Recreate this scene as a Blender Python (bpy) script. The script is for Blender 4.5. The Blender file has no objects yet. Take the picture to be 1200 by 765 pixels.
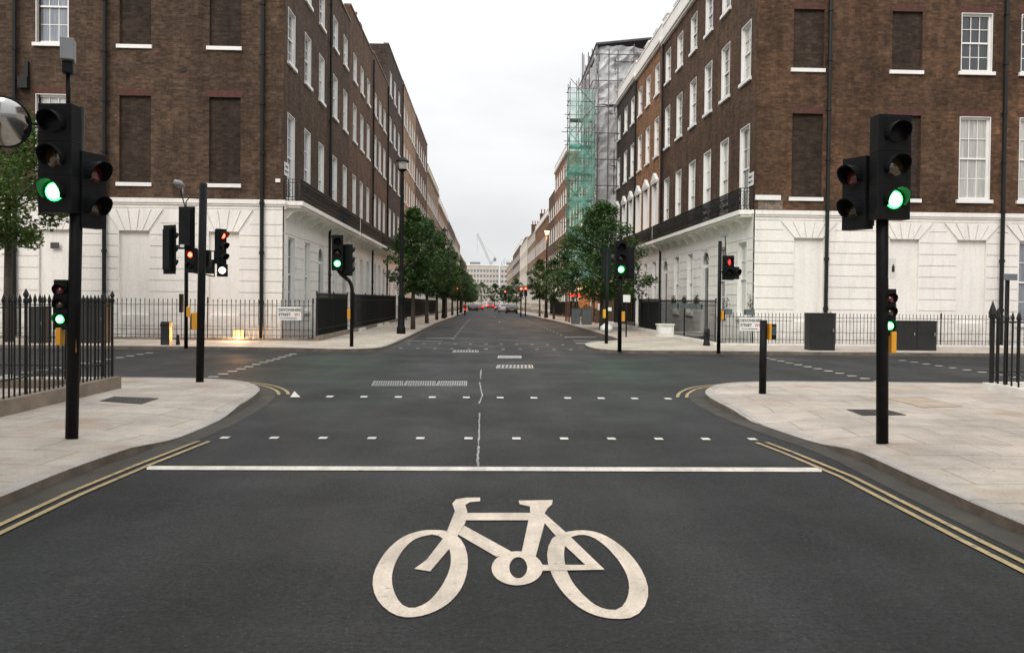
import bpy, bmesh, math, random
from mathutils import Vector, Matrix
R = math.radians
random.seed(7)
sc = bpy.context.scene
COL = sc.collection

# ------------------------------------------------------------------ camera
CAMZ = 1.6
FPX = 933.0
YAW, PITCH, ROLL, SHY = R(1.96), R(-0.9), R(0.6), -0.0138
Fv = Vector((math.sin(YAW)*math.cos(PITCH), math.cos(YAW)*math.cos(PITCH), math.sin(PITCH)))
R0 = Vector((math.cos(YAW), -math.sin(YAW), 0)); U0 = R0.cross(Fv)
Rv = R0*math.cos(ROLL)+U0*math.sin(ROLL); Uv = U0*math.cos(ROLL)-R0*math.sin(ROLL)
cam = bpy.data.cameras.new('camera'); camo = bpy.data.objects.new('camera', cam); COL.objects.link(camo)
cam.sensor_width = 36; cam.lens = 36*FPX/1200; cam.shift_y = SHY; cam.clip_end = 4000; cam.clip_start = 0.05
camo.matrix_world = Matrix(((Rv.x, Uv.x, -Fv.x, 0), (Rv.y, Uv.y, -Fv.y, 0), (Rv.z, Uv.z, -Fv.z, CAMZ), (0, 0, 0, 1)))
sc.camera = camo
def ray(u, v):
    return Fv+Rv*((u-600)/FPX)+Uv*((382.5+1200*SHY-v)/FPX)
def G(u, v, z=0.0):            # survey: where a sight line meets the ground
    d = ray(u, v); t = (z-CAMZ)/d.z
    return (d.x*t, d.y*t)
def gz(y):                     # the street falls slightly away to the north
    if y < 50: return 0.0
    if y < 180: return -0.9*(y-50)/130
    return -0.9

# ------------------------------------------------------------------ mesh builder
WL = {}
class MB:
    def __init__(s): s.v = []; s.f = []; s.m = []; s.k = 0
    def add(s, vs, fs, mi=None):
        b = len(s.v); s.v += [Vector(p) for p in vs]
        for f in fs: s.f.append([b+i for i in f]); s.m.append(s.k if mi is None else mi)
    def quad(s, *p): s.add(p, [list(range(len(p)))])
    def box(s, x0, x1, y0, y1, z0, z1):
        s.add([(x0,y0,z0),(x1,y0,z0),(x1,y1,z0),(x0,y1,z0),(x0,y0,z1),(x1,y0,z1),(x1,y1,z1),(x0,y1,z1)],
              [[3,2,1,0],[4,5,6,7],[0,1,5,4],[1,2,6,5],[2,3,7,6],[3,0,4,7]])
    def fr(s, p0, p1):
        d = (Vector(p1)-Vector(p0)).normalized()
        a = Vector((0,0,1)) if abs(d.z) < .9 else Vector((1,0,0))
        u = d.cross(a).normalized(); w = u.cross(d).normalized(); return u, w
    def tube(s, pts, rad, n=8, cap=True):
        pts = [Vector(p) for p in pts]
        if not isinstance(rad, (list, tuple)): rad = [rad]*len(pts)
        b = len(s.v); u = w = None
        for i, p in enumerate(pts):
            q0 = pts[max(0, i-1)]; q1 = pts[min(len(pts)-1, i+1)]
            if u is None: u, w = s.fr(q0, q1)
            else:
                d = (q1-q0).normalized(); u = (u-d*u.dot(d)).normalized(); w = u.cross(d).normalized()
            for k in range(n):
                t = 2*math.pi*k/n; s.v.append(p+u*(math.cos(t)*rad[i])+w*(math.sin(t)*rad[i]))
        for i in range(len(pts)-1):
            for k in range(n):
                a = b+i*n+k; c = b+i*n+(k+1) % n
                s.f.append([a, c, c+n, a+n]); s.m.append(s.k)
        if cap:
            s.f.append([b+k for k in range(n)][::-1]); s.m.append(s.k)
            e = b+(len(pts)-1)*n; s.f.append([e+k for k in range(n)]); s.m.append(s.k)
    def lathe(s, c, prof, n=16):           # prof: (r, z) list
        b = len(s.v); c = Vector(c)
        for r, z in prof:
            for k in range(n):
                t = 2*math.pi*k/n; s.v.append(c+Vector((r*math.cos(t), r*math.sin(t), z)))
        for i in range(len(prof)-1):
            for k in range(n):
                a = b+i*n+k; d = b+i*n+(k+1) % n
                s.f.append([a, d, d+n, a+n]); s.m.append(s.k)
        s.f.append([b+k for k in range(n)][::-1]); s.m.append(s.k)
        e = b+(len(prof)-1)*n; s.f.append([e+k for k in range(n)]); s.m.append(s.k)
    def prism(s, poly, d):                 # poly: 3-D points, extruded by vector d
        n = len(poly); P = [Vector(p) for p in poly]; d = Vector(d)
        s.add(P+[p+d for p in P], [list(range(n))[::-1], list(range(n, 2*n))]+[[i, (i+1) % n, n+(i+1) % n, n+i] for i in range(n)])
    def xf(s, M):
        s.v = [M @ p for p in s.v]; return s
    def build(s, name, mats, parent=None, smooth=False, bevel=0):
        off = WL.get(parent.name, Vector()) if parent else Vector()
        me = bpy.data.meshes.new(name)
        me.from_pydata([tuple(p-off) for p in s.v], [], s.f)
        if not isinstance(mats, (list, tuple)): mats = [mats]
        for m in mats: me.materials.append(m)
        for p, mi in zip(me.polygons, s.m): p.material_index = mi; p.use_smooth = smooth
        uv = me.uv_layers.new(name='UVMap')
        for p in me.polygons:
            n = p.normal
            for li in p.loop_indices:
                q = s.v[me.loops[li].vertex_index]
                if abs(n.z) > .75: uv.data[li].uv = (q.x, q.y)
                elif abs(n.x) > abs(n.y): uv.data[li].uv = (q.y, q.z)
                else: uv.data[li].uv = (q.x, q.z)
        o = bpy.data.objects.new(name, me); COL.objects.link(o)
        if parent: o.parent = parent
        WL[o.name] = off
        if bevel:
            b = o.modifiers.new('bevel', 'BEVEL'); b.width = bevel; b.segments = 2; b.limit_method = 'ANGLE'
        return o

def empty(name, loc): 
    o = bpy.data.objects.new(name, None); COL.objects.link(o); o.location = loc; o.empty_display_size = .3
    WL[o.name] = Vector(loc); return o
def tag(o, label=None, cat=None, group=None, kind=None):
    if label: o['label'] = label
    if cat: o['category'] = cat
    if group: o['group'] = group
    if kind: o['kind'] = kind
    return o
def structure(o): o['kind'] = 'structure'; return o
def rotM(c, a, tilt=0): return Matrix.Translation(c) @ Matrix.Rotation(a, 4, 'Z')

# ------------------------------------------------------------------ materials
def nmat(name):
    m = bpy.data.materials.new(name); m.use_nodes = True
    nt = m.node_tree; return m, nt, nt.nodes['Principled BSDF']
def mat(name, col, rough=.6, metal=0, var=.12, nscale=3.0, bump=0, bscale=40, spec=.5, coat=0, emit=None, estr=0, blotch=None, obj=True):
    m, nt, b = nmat(name); N = nt.nodes; L = nt.links
    b.inputs['Roughness'].default_value = rough; b.inputs['Metallic'].default_value = metal
    b.inputs['Specular IOR Level'].default_value = spec; b.inputs['Coat Weight'].default_value = coat
    b.inputs['Coat Roughness'].default_value = .04
    tc = N.new('ShaderNodeTexCoord')
    if var > 0:
        no = N.new('ShaderNodeTexNoise'); no.inputs['Scale'].default_value = nscale; no.inputs['Detail'].default_value = 5
        L.new(tc.outputs['Object'], no.inputs['Vector'])
        r = N.new('ShaderNodeMapRange'); r.inputs['From Min'].default_value = .3; r.inputs['From Max'].default_value = .7
        r.inputs['To Min'].default_value = 1-var; r.inputs['To Max'].default_value = 1+var
        L.new(no.outputs['Fac'], r.inputs['Value'])
        mx = N.new('ShaderNodeMix'); mx.data_type = 'RGBA'; mx.blend_type = 'MULTIPLY'; mx.inputs[0].default_value = 1
        mx.inputs[6].default_value = (*col, 1); L.new(r.outputs['Result'], mx.inputs[7])
        L.new(mx.outputs[2], b.inputs['Base Color'])
    else: b.inputs['Base Color'].default_value = (*col, 1)
    if bump:
        n2 = N.new('ShaderNodeTexNoise'); n2.inputs['Scale'].default_value = bscale; n2.inputs['Detail'].default_value = 3
        L.new(tc.outputs['Object'], n2.inputs['Vector'])
        bp = N.new('ShaderNodeBump'); bp.inputs['Strength'].default_value = bump; bp.inputs['Distance'].default_value = .02
        L.new(n2.outputs['Fac'], bp.inputs['Height']); L.new(bp.outputs['Normal'], b.inputs['Normal'])
    if emit:
        b.inputs['Emission Color'].default_value = (*emit, 1); b.inputs['Emission Strength'].default_value = estr
    return m
def mul(nt, a, bsock, fac=1.0, mode='MULTIPLY'):
    mx = nt.nodes.new('ShaderNodeMix'); mx.data_type = 'RGBA'; mx.blend_type = mode
    if isinstance(fac, float): mx.inputs[0].default_value = fac
    else: nt.links.new(fac, mx.inputs[0])
    for s, v in ((6, a), (7, bsock)):
        if isinstance(v, tuple): mx.inputs[s].default_value = (*v, 1)
        else: nt.links.new(v, mx.inputs[s])
    return mx.outputs[2]
def noise(nt, vec, scale, lo, hi, detail=6, f0=.35, f1=.65, rough=.55):
    n = nt.nodes.new('ShaderNodeTexNoise'); n.inputs['Scale'].default_value = scale; n.inputs['Detail'].default_value = detail
    n.inputs['Roughness'].default_value = rough
    nt.links.new(vec, n.inputs['Vector'])
    r = nt.nodes.new('ShaderNodeMapRange'); nt.links.new(n.outputs['Fac'], r.inputs['Value'])
    r.inputs['From Min'].default_value = f0; r.inputs['From Max'].default_value = f1
    r.inputs['To Min'].default_value = lo; r.inputs['To Max'].default_value = hi
    return r.outputs['Result']
def brickmat(name, c1, c2, mortar, patch=None, patchfac=.0, soot=.35, msize=.008):
    m, nt, b = nmat(name); N = nt.nodes; L = nt.links
    uv = N.new('ShaderNodeUVMap'); uv.uv_map = 'UVMap'
    br = N.new('ShaderNodeTexBrick'); br.inputs['Scale'].default_value = 1
    br.inputs['Brick Width'].default_value = .225; br.inputs['Row Height'].default_value = .075
    br.inputs['Mortar Size'].default_value = msize; br.inputs['Mortar Smooth'].default_value = .3; br.inputs['Bias'].default_value = -.1
    br.inputs['Color1'].default_value = (*c1, 1); br.inputs['Color2'].default_value = (*c2, 1); br.inputs['Mortar'].default_value = (*mortar, 1)
    L.new(uv.outputs['UV'], br.inputs['Vector'])
    tc = N.new('ShaderNodeTexCoord'); ob = tc.outputs['Object']
    c = mul(nt, br.outputs['Color'], noise(nt, ob, .35, 1-soot, 1+soot*.5))
    c = mul(nt, c, noise(nt, ob, 2.2, .82, 1.15))
    c = mul(nt, c, noise(nt, ob, 9.0, .8, 1.18))
    wn = nt.nodes.new('ShaderNodeTexWhiteNoise'); wn.noise_dimensions = '2D'
    vm = nt.nodes.new('ShaderNodeVectorMath'); vm.operation = 'MULTIPLY'; nt.links.new(uv.outputs['UV'], vm.inputs[0]); vm.inputs[1].default_value = (4.444, 13.333, 0)
    vf = nt.nodes.new('ShaderNodeVectorMath'); vf.operation = 'FLOOR'; nt.links.new(vm.outputs[0], vf.inputs[0]); nt.links.new(vf.outputs[0], wn.inputs['Vector'])
    wr = nt.nodes.new('ShaderNodeMapRange'); nt.links.new(wn.outputs['Value'], wr.inputs['Value']); wr.inputs['To Min'].default_value = .78; wr.inputs['To Max'].default_value = 1.26
    c = mul(nt, c, wr.outputs['Result'])
    ms3 = nt.nodes.new('ShaderNodeMapping'); ms3.inputs['Scale'].default_value = (2.4, 2.4, .3); nt.links.new(ob, ms3.inputs['Vector'])
    c = mul(nt, c, noise(nt, ms3.outputs['Vector'], 1.0, .80, 1.1, f0=.38, f1=.62))
    if patch:
        f = noise(nt, ob, .3, 0, patchfac, f0=.48, f1=.64, detail=9, rough=.7)
        pc = mul(nt, c, tuple(patch[i]/((c1[i]+c2[i])/2) for i in range(3))); pc = mul(nt, pc, noise(nt, ob, 6, .8, 1.15))
        c = mul(nt, c, pc, f, 'MIX')
    L.new(c, b.inputs['Base Color']); b.inputs['Roughness'].default_value = .9; b.inputs['Specular IOR Level'].default_value = .25
    bp = N.new('ShaderNodeBump'); bp.inputs['Strength'].default_value = .5; bp.inputs['Distance'].default_value = .01; bp.invert = True
    L.new(br.outputs['Fac'], bp.inputs['Height']); L.new(bp.outputs['Normal'], b.inputs['Normal'])
    return m
M = {}
M['brick_brown'] = brickmat('brick_brown', (.094,.058,.038), (.060,.038,.026), (.088,.063,.046), patch=(.13,.080,.050), patchfac=.35, soot=.22)
M['brick_brown_r'] = brickmat('brick_brown_r', (.100,.056,.033), (.066,.038,.024), (.085,.056,.038), patch=(.165,.086,.048), patchfac=.55, soot=.22)
M['brick_mid'] = brickmat('brick_mid', (.15,.085,.052), (.11,.062,.04), (.10,.075,.06), soot=.3)
M['brick_orange'] = brickmat('brick_orange', (.30,.145,.07), (.22,.105,.055), (.19,.14,.10), soot=.3)
M['brick_dark'] = brickmat('brick_dark', (.075,.052,.043), (.055,.04,.033), (.05,.042,.037), soot=.25)
M['brick_tan'] = brickmat('brick_tan', (.34,.24,.16), (.28,.19,.13), (.25,.2,.15), soot=.25)
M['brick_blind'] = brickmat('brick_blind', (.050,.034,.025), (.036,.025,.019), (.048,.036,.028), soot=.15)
M['brick_arch'] = mat('brick_arch', (.085,.035,.026), .9, var=.25, nscale=9)
def stuccomat(name, col, dirt=.18):
    m, nt, b = nmat(name); tc = nt.nodes.new('ShaderNodeTexCoord'); ob = tc.outputs['Object']
    mp = nt.nodes.new('ShaderNodeMapping'); mp.inputs['Scale'].default_value = (2.2, 2.2, .35); nt.links.new(ob, mp.inputs['Vector'])
    c = mul(nt, col, noise(nt, ob, .8, 1-dirt*.5, 1.03)); c = mul(nt, c, noise(nt, mp.outputs['Vector'], 2.0, 1-dirt*.6, 1.02, f0=.3, f1=.55))
    c = mul(nt, c, noise(nt, ob, 14, .95, 1.03))
    m3 = nt.nodes.new('ShaderNodeMapping'); m3.inputs['Scale'].default_value = (6, 6, .25); nt.links.new(ob, m3.inputs['Vector'])
    c = mul(nt, c, (.42,.37,.31), noise(nt, m3.outputs['Vector'], 1.5, 0, .35, f0=.60, f1=.78), 'MIX')
    sx = nt.nodes.new('ShaderNodeSeparateXYZ'); nt.links.new(ob, sx.inputs[0]); gr = nt.nodes.new('ShaderNodeMapRange'); nt.links.new(sx.outputs['Z'], gr.inputs['Value'])
    gr.inputs['From Min'].default_value = 1.1; gr.inputs['From Max'].default_value = -.3; gr.inputs['To Min'].default_value = 0; gr.inputs['To Max'].default_value = 1
    gm = nt.nodes.new('ShaderNodeMath'); gm.operation = 'MULTIPLY'; nt.links.new(gr.outputs['Result'], gm.inputs[0]); nt.links.new(noise(nt, ob, 3, .1, .8), gm.inputs[1])
    c = mul(nt, c, (.36,.31,.25), gm.outputs[0], 'MIX')
    nt.links.new(c, b.inputs['Base Color']); b.inputs['Roughness'].default_value = .7; b.inputs['Specular IOR Level'].default_value = .3
    bp = nt.nodes.new('ShaderNodeBump'); bp.inputs['Strength'].default_value = .12; bp.inputs['Distance'].default_value = .02
    nt.links.new(noise(nt, ob, 25, 0, 1), bp.inputs['Height']); nt.links.new(bp.outputs['Normal'], b.inputs['Normal'])
    return m
M['stucco'] = stuccomat('stucco', (.88,.845,.80), .10)
M['stucco_cream'] = stuccomat('stucco_cream', (.66,.58,.46))
M['groove'] = mat('stucco_joint', (.45,.41,.38), .9)
M['white'] = mat('white_paint', (.84,.83,.81), .45, var=.05)
M['stone'] = mat('stone_plinth', (.22,.175,.135), .85, var=.3, nscale=2.5, bump=.3, bscale=30)
M['stone_white'] = mat('painted_plinth', (.72,.69,.65), .7, var=.15)
M['slate'] = mat('slate', (.06,.062,.07), .7, var=.25, nscale=2)
M['lead'] = mat('lead', (.2,.2,.21), .6)
M['terracotta'] = mat('terracotta', (.26,.08,.05), .8, var=.25)
M['iron'] = mat('black_iron', (.010,.011,.011), .5, var=.2, bump=.08, bscale=60, spec=.3)
M['pole'] = mat('black_pole_paint', (.010,.010,.011), .5, var=.3, nscale=6, bump=.1, bscale=30, spec=.12)
M['housing'] = mat('signal_housing', (.009,.010,.011), .5, var=.3, spec=.14)
M['amber_dark'] = mat('unlit_amber_lens', (.035,.02,.008), .15, var=0, coat=1)
M['red_dark'] = mat('unlit_red_lens', (.10,.008,.012), .15, var=0, coat=1)
M['green_dark'] = mat('unlit_green_lens', (.012,.05,.03), .15, var=0, coat=1)
M['yellow'] = mat('yellow_plastic', (.72,.33,.025), .4, var=.06)
M['screen'] = mat('dark_display', (.03,.06,.08), .1, var=0, coat=1)
M['cabinet'] = mat('black_cabinet_paint', (.016,.017,.017), .5, var=.3, bump=.1)
M['board'] = mat('black_board', (.012,.014,.014), .8, var=.25, nscale=1.5)
def glow(name, col, s): return mat(name, (.05,.05,.05), .3, var=0, emit=col, estr=s)
M['lit_green'] = glow('lit_green_lens', (.04,1,.17), 4); M['lit_green_core'] = glow('lit_green_core', (.19,1,.30), 4.8)
M['lit_red'] = glow('lit_red_lens', (1,.02,.012), 5); M['lit_red_core'] = glow('lit_red_core', (1,.08,.04), 9)
M['lit_white'] = glow('lit_white_lens', (1,.78,.62), 4)
M['lit_warm'] = glow('lit_warm_lamp', (1,.62,.22), 1.9)
M['lit_sodium'] = glow('lit_sodium_lamp', (1,.42,.10), 22)
M['orange_glow'] = glow('orange_lamplight_glow', (1,.36,.12), .32)  # emission standing in for warm lamplight on the shelter panels and back wall
M['mirror'] = mat('mirror_glass', (.42,.42,.41), .12, metal=1, var=0)
def panemat(name, col, rough=.85):
    m, nt, b = nmat(name); tc = nt.nodes.new('ShaderNodeTexCoord'); ob = tc.outputs['Object']
    mp = nt.nodes.new('ShaderNodeMapping'); mp.inputs['Scale'].default_value = (9, 1, .6); nt.links.new(ob, mp.inputs['Vector'])
    c = mul(nt, col, noise(nt, mp.outputs['Vector'], 1.6, .75, 1.15))
    oi = nt.nodes.new('ShaderNodeObjectInfo')
    r = nt.nodes.new('ShaderNodeMapRange'); nt.links.new(oi.outputs['Random'], r.inputs['Value']); r.inputs['To Min'].default_value = .75; r.inputs['To Max'].default_value = 1.15
    c = mul(nt, c, r.outputs['Result'])
    nt.links.new(c, b.inputs['Base Color']); b.inputs['Roughness'].default_value = rough
    b.inputs['Coat Weight'].default_value = 1; b.inputs['Coat Roughness'].default_value = .015; b.inputs['Coat IOR'].default_value = 1.6
    n = noise(nt, ob, .9, 0, 1); bp = nt.nodes.new('ShaderNodeBump'); bp.inputs['Strength'].default_value = .1; bp.inputs['Distance'].default_value = .02
    nt.links.new(n, bp.inputs['Height']); nt.links.new(bp.outputs['Normal'], b.inputs['Coat Normal'])
    return m
M['pane_net'] = panemat('net_curtained_glass', (.52,.51,.48))
M['pane_grey'] = panemat('grey_glass', (.20,.22,.25))
M['pane_dark'] = panemat('dark_glass', (.022,.026,.03), .4)
M['door_black'] = mat('black_door_paint', (.015,.016,.02), .3, coat=.5)
M['plate'] = mat('white_enamel', (.75,.75,.74), .35, var=.04)
M['ink'] = mat('black_lettering', (.02,.02,.02), .6, var=0)
M['ink_red'] = mat('red_lettering', (.5,.02,.03), .6, var=0)
M['greysign'] = mat('grey_sign_back', (.14,.16,.18), .5)
M['foam'] = mat('lamp_metal', (.22,.23,.24), .4)

def asphaltmat():
    m, nt, b = nmat('asphalt'); tc = nt.nodes.new('ShaderNodeTexCoord'); ob = tc.outputs['Object']
    c = mul(nt, (.0208,.0214,.0224), noise(nt, ob, .25, .78, 1.3))
    c = mul(nt, c, noise(nt, ob, 34, .42, 1.75, detail=5, f0=.36, f1=.66, rough=.8))
    c = mul(nt, c, noise(nt, ob, 11, .88, 1.15))
    mp = nt.nodes.new('ShaderNodeMapping'); mp.inputs['Scale'].default_value = (1.0, .05, 1); nt.links.new(ob, mp.inputs['Vector'])
    c = mul(nt, c, noise(nt, mp.outputs['Vector'], 1.1, .78, 1.26, f0=.38, f1=.62))
    st = noise(nt, ob, .55, 0, .55, detail=8, f0=.56, f1=.70, rough=.7); c = mul(nt, c, (.014,.014,.015), st, 'MIX')
    st = noise(nt, ob, 1.9, 0, .5, detail=8, f0=.60, f1=.72, rough=.75); c = mul(nt, c, (.062,.060,.056), st, 'MIX')
    vc = nt.nodes.new('ShaderNodeTexVoronoi'); vc.feature = 'DISTANCE_TO_EDGE'; vc.inputs['Scale'].default_value = .33; vc.inputs['Randomness'].default_value = 1
    wn = nt.nodes.new('ShaderNodeTexNoise'); wn.inputs['Scale'].default_value = 2.5; wn.inputs['Detail'].default_value = 6; nt.links.new(ob, wn.inputs['Vector'])
    wv = mul(nt, ob, wn.outputs['Color'], .12, 'ADD'); nt.links.new(wv, vc.inputs['Vector'])
    cr_ = nt.nodes.new('ShaderNodeMapRange'); nt.links.new(vc.outputs['Distance'], cr_.inputs['Value']); cr_.inputs['From Min'].default_value = .0015; cr_.inputs['From Max'].default_value = .006
    cr_.inputs['To Min'].default_value = .55; cr_.inputs['To Max'].default_value = 0
    cm = nt.nodes.new('ShaderNodeMath'); cm.operation = 'MULTIPLY'; nt.links.new(cr_.outputs['Result'], cm.inputs[0]); nt.links.new(noise(nt, ob, .2, 0, 1, f0=.5, f1=.62), cm.inputs[1])
    c = mul(nt, c, (.010,.010,.010), cm.outputs[0], 'MIX')
    # pale chippings
    vo = nt.nodes.new('ShaderNodeTexVoronoi'); vo.inputs['Scale'].default_value = 21; nt.links.new(ob, vo.inputs['Vector'])
    r = nt.nodes.new('ShaderNodeMapRange'); nt.links.new(vo.outputs['Distance'], r.inputs['Value'])
    r.inputs['From Min'].default_value = .07; r.inputs['From Max'].default_value = .13; r.inputs['To Min'].default_value = .5; r.inputs['To Max'].default_value = 0
    c = mul(nt, c, (.16,.155,.15), r.outputs['Result'], 'MIX')
    nt.links.new(c, b.inputs['Base Color']); b.inputs['Roughness'].default_value = .72; b.inputs['Specular IOR Level'].default_value = .28
    nt.links.new(noise(nt, ob, .6, .62, .82), b.inputs['Roughness'])
    bp = nt.nodes.new('ShaderNodeBump'); bp.inputs['Strength'].default_value = .7; bp.inputs['Distance'].default_value = .012
    nt.links.new(noise(nt, ob, 30, 0, 1, detail=6, f0=.2, f1=.8, rough=.8), bp.inputs['Height']); nt.links.new(bp.outputs['Normal'], b.inputs['Normal'])
    return m
def pavemat(name, col, w=.9, h=.62, rot=0.0):
    m, nt, b = nmat(name); tc = nt.nodes.new('ShaderNodeTexCoord'); ob = tc.outputs['Object']
    mp = nt.nodes.new('ShaderNodeMapping'); mp.inputs['Rotation'].default_value = (0, 0, rot); nt.links.new(ob, mp.inputs['Vector'])
    br = nt.nodes.new('ShaderNodeTexBrick'); br.inputs['Scale'].default_value = 1; br.inputs['Brick Width'].default_value = w
    br.inputs['Row Height'].default_value = h; br.inputs['Mortar Size'].default_value = .006; br.inputs['Mortar Smooth'].default_value = .1
    br.inputs['Color1'].default_value = (col[0]*1.06, col[1]*1.05, col[2]*1.05, 1); br.inputs['Color2'].default_value = (col[0]*.93, col[1]*.925, col[2]*.92, 1)
    br.inputs['Mortar'].default_value = (col[0]*.42, col[1]*.39, col[2]*.36, 1); nt.links.new(mp.outputs['Vector'], br.inputs['Vector'])
    c = mul(nt, br.outputs['Color'], noise(nt, ob, .7, .80, 1.12)); c = mul(nt, c, noise(nt, ob, 4.5, .9, 1.08)); c = mul(nt, c, noise(nt, ob, 45, .9, 1.08))
    c = mul(nt, c, (.30*col[0]/.4, .22*col[1]/.4, .17*col[2]/.4), noise(nt, ob, .9, 0, .55, f0=.54, f1=.70), 'MIX')
    c = mul(nt, c, (.09,.08,.07), noise(nt, ob, 16, 0, .7, f0=.70, f1=.74, detail=2), 'MIX')
    nt.links.new(c, b.inputs['Base Color']); b.inputs['Roughness'].default_value = .8; b.inputs['Specular IOR Level'].default_value = .3
    bp = nt.nodes.new('ShaderNodeBump'); bp.inputs['Strength'].default_value = .4; bp.inputs['Distance'].default_value = .008; bp.invert = True
    nt.links.new(br.outputs['Fac'], bp.inputs['Height'])
    b2 = nt.nodes.new('ShaderNodeBump'); b2.inputs['Strength'].default_value = .2; b2.inputs['Distance'].default_value = .006
    nt.links.new(noise(nt, ob, 40, 0, 1), b2.inputs['Height']); nt.links.new(bp.outputs['Normal'], b2.inputs['Normal'])
    nt.links.new(b2.outputs['Normal'], b.inputs['Normal'])
    return m
def paintmat(name, col, wear=.55, sc_=18, f0=.56, f1=.66):
    m, nt, b = nmat(name); tc = nt.nodes.new('ShaderNodeTexCoord'); ob = tc.outputs['Object']
    c = mul(nt, col, noise(nt, ob, 3, .85, 1.08)); c = mul(nt, c, noise(nt, ob, 60, .88, 1.08))
    mt_ = nt.nodes.new('ShaderNodeMapping'); mt_.inputs['Scale'].default_value = (3.2, .5, 1); nt.links.new(ob, mt_.inputs['Vector'])
    c = mul(nt, c, noise(nt, mt_.outputs['Vector'], 2.2, .84, 1.05, f0=.36, f1=.55))
    c = mul(nt, c, (.10,.10,.10), noise(nt, ob, sc_, 0, wear, f0=f0, f1=f1, rough=.75), 'MIX')
    nt.links.new(c, b.inputs['Base Color']); b.inputs['Roughness'].default_value = .65
    bp = nt.nodes.new('ShaderNodeBump'); bp.inputs['Strength'].default_value = .4; bp.inputs['Distance'].default_value = .006
    nt.links.new(noise(nt, ob, 70, 0, 1), bp.inputs['Height']); nt.links.new(bp.outputs['Normal'], b.inputs['Normal'])
    return m
M['asphalt'] = asphaltmat()
M['pave'] = pavemat('paving', (.43,.385,.335), rot=.08)
M['pave_far'] = pavemat('paving_far', (.45,.40,.34), .75, .6)
M['kerbstone'] = pavemat('kerbstone', (.37,.345,.32), .9, 3)
M['kerb_face'] = mat('dark_kerb_face', (.15,.125,.10), .9, var=.35, nscale=4, bump=.4, bscale=30)  # vertical kerb face, darker and browner than the kerbstone top
M['gutter'] = mat('gutter_grime', (.042,.036,.030), .85, var=.35, nscale=3, bump=.3, bscale=30)
M['paint_white'] = paintmat('road_paint_white', (.66,.62,.56), .55, 18, .58, .66)
M['paint_cycle'] = paintmat('road_paint_cycle', (.66,.57,.47), .6, 22, .60, .66)
M['paint_yellow'] = paintmat('road_paint_yellow', (.40,.30,.15), .8, 12, .52, .62)
M['paint_worn'] = paintmat('road_paint_worn', (.42,.42,.41), .9, 14, .42, .58)
M['cover'] = mat('iron_cover', (.055,.05,.045), .6, var=.3, nscale=12, bump=.6, bscale=60)
M['tan_patch'] = mat('tan_cover', (.36,.29,.22), .85, var=.2)
M['steel'] = mat('worn_steel', (.38,.38,.37), .4, metal=.6, var=.3, nscale=8)
M['ground'] = mat('ground', (.12,.11,.10), .9, var=.2, nscale=.2)

# ------------------------------------------------------------------ world and light
SUN_EL, SUN_AZ = R(42), R(205)     # azimuth clockwise from +Y: light comes from behind the camera
w = bpy.data.worlds.new('World'); sc.world = w; w.use_nodes = True
nt = w.node_tree; N = nt.nodes; L = nt.links; bg = N['Background']
sky = N.new('ShaderNodeTexSky'); sky.sky_type = 'NISHITA'; sky.sun_disc = False; sky.sun_elevation = SUN_EL; sky.sun_rotation = SUN_AZ
sky.air_density = 1.0; sky.dust_density = 2.0
hs = N.new('ShaderNodeHueSaturation'); hs.inputs['Saturation'].default_value = .25; L.new(sky.outputs[0], hs.inputs['Color'])
tc = N.new('ShaderNodeTexCoord'); sep = N.new('ShaderNodeSeparateXYZ'); L.new(tc.outputs['Generated'], sep.inputs[0])
# overcast deck: a luminance that rises to the zenith, broken by soft cloud
mr = N.new('ShaderNodeMapRange'); L.new(sep.outputs['Z'], mr.inputs['Value']); mr.inputs['From Min'].default_value = 0; mr.inputs['From Max'].default_value = 1
mr.interpolation_type = 'SMOOTHSTEP'; mr.inputs['To Min'].default_value = 8.0; mr.inputs['To Max'].default_value = 21
mp = N.new('ShaderNodeMapping'); mp.inputs['Scale'].default_value = (1.2, 1.2, 3.5); L.new(tc.outputs['Generated'], mp.inputs['Vector'])
cl = noise(nt, mp.outputs['Vector'], 2.6, .88, 1.05, detail=8, f0=.34, f1=.66, rough=.5)
deck = mul(nt, (.985, .992, 1.0), mr.outputs['Result']); deck = mul(nt, deck, cl)
c = mul(nt, hs.outputs['Color'], deck, .9, 'MIX')
L.new(c, bg.inputs['Color']); bg.inputs['Strength'].default_value = .10
sl = bpy.data.lights.new('sun', 'SUN'); sl.energy = 1.5; sl.angle = R(35); sl.color = (1, .93, .84)
so = bpy.data.objects.new('sun', sl); COL.objects.link(so)
sd = Vector((math.sin(SUN_AZ)*math.cos(SUN_EL), math.cos(SUN_AZ)*math.cos(SUN_EL), math.sin(SUN_EL)))
so.rotation_euler = sd.to_track_quat('Z', 'Y').to_euler(); so.location = (0, -20, 40)
sc.view_settings.view_transform = 'Standard'; sc.view_settings.look = 'None'; sc.view_settings.gamma = 1
sc.view_settings.exposure = 0.12
sc.render.engine = 'CYCLES'
sc.cycles.max_bounces = 5; sc.cycles.diffuse_bounces = 3; sc.cycles.glossy_bounces = 3; sc.cycles.use_denoising = True

# ------------------------------------------------------------------ ground, road
m = MB(); m.box(-1500, 1500, -600, 2500, -3.2, -2.8); structure(m.build('ground', M['ground']))
m = MB()
ys = [-14, 0, 15, 24, 36, 50, 65, 80, 100, 120, 150, 180, 250, 395]
for a, b in zip(ys[:-1], ys[1:]):
    for x0, x1 in ((-7, 0), (0, 9.5)):
        m.quad((x0,a,gz(a)), (x1,a,gz(a)), (x1,b,gz(b)), (x0,b,gz(b)))
for x0, x1 in ((-45,-7), (9.5,45)): m.quad((x0,14,0),(x1,14,0),(x1,26.5,0),(x0,26.5,0))
road = structure(m.build('road', M['asphalt']))

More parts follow.
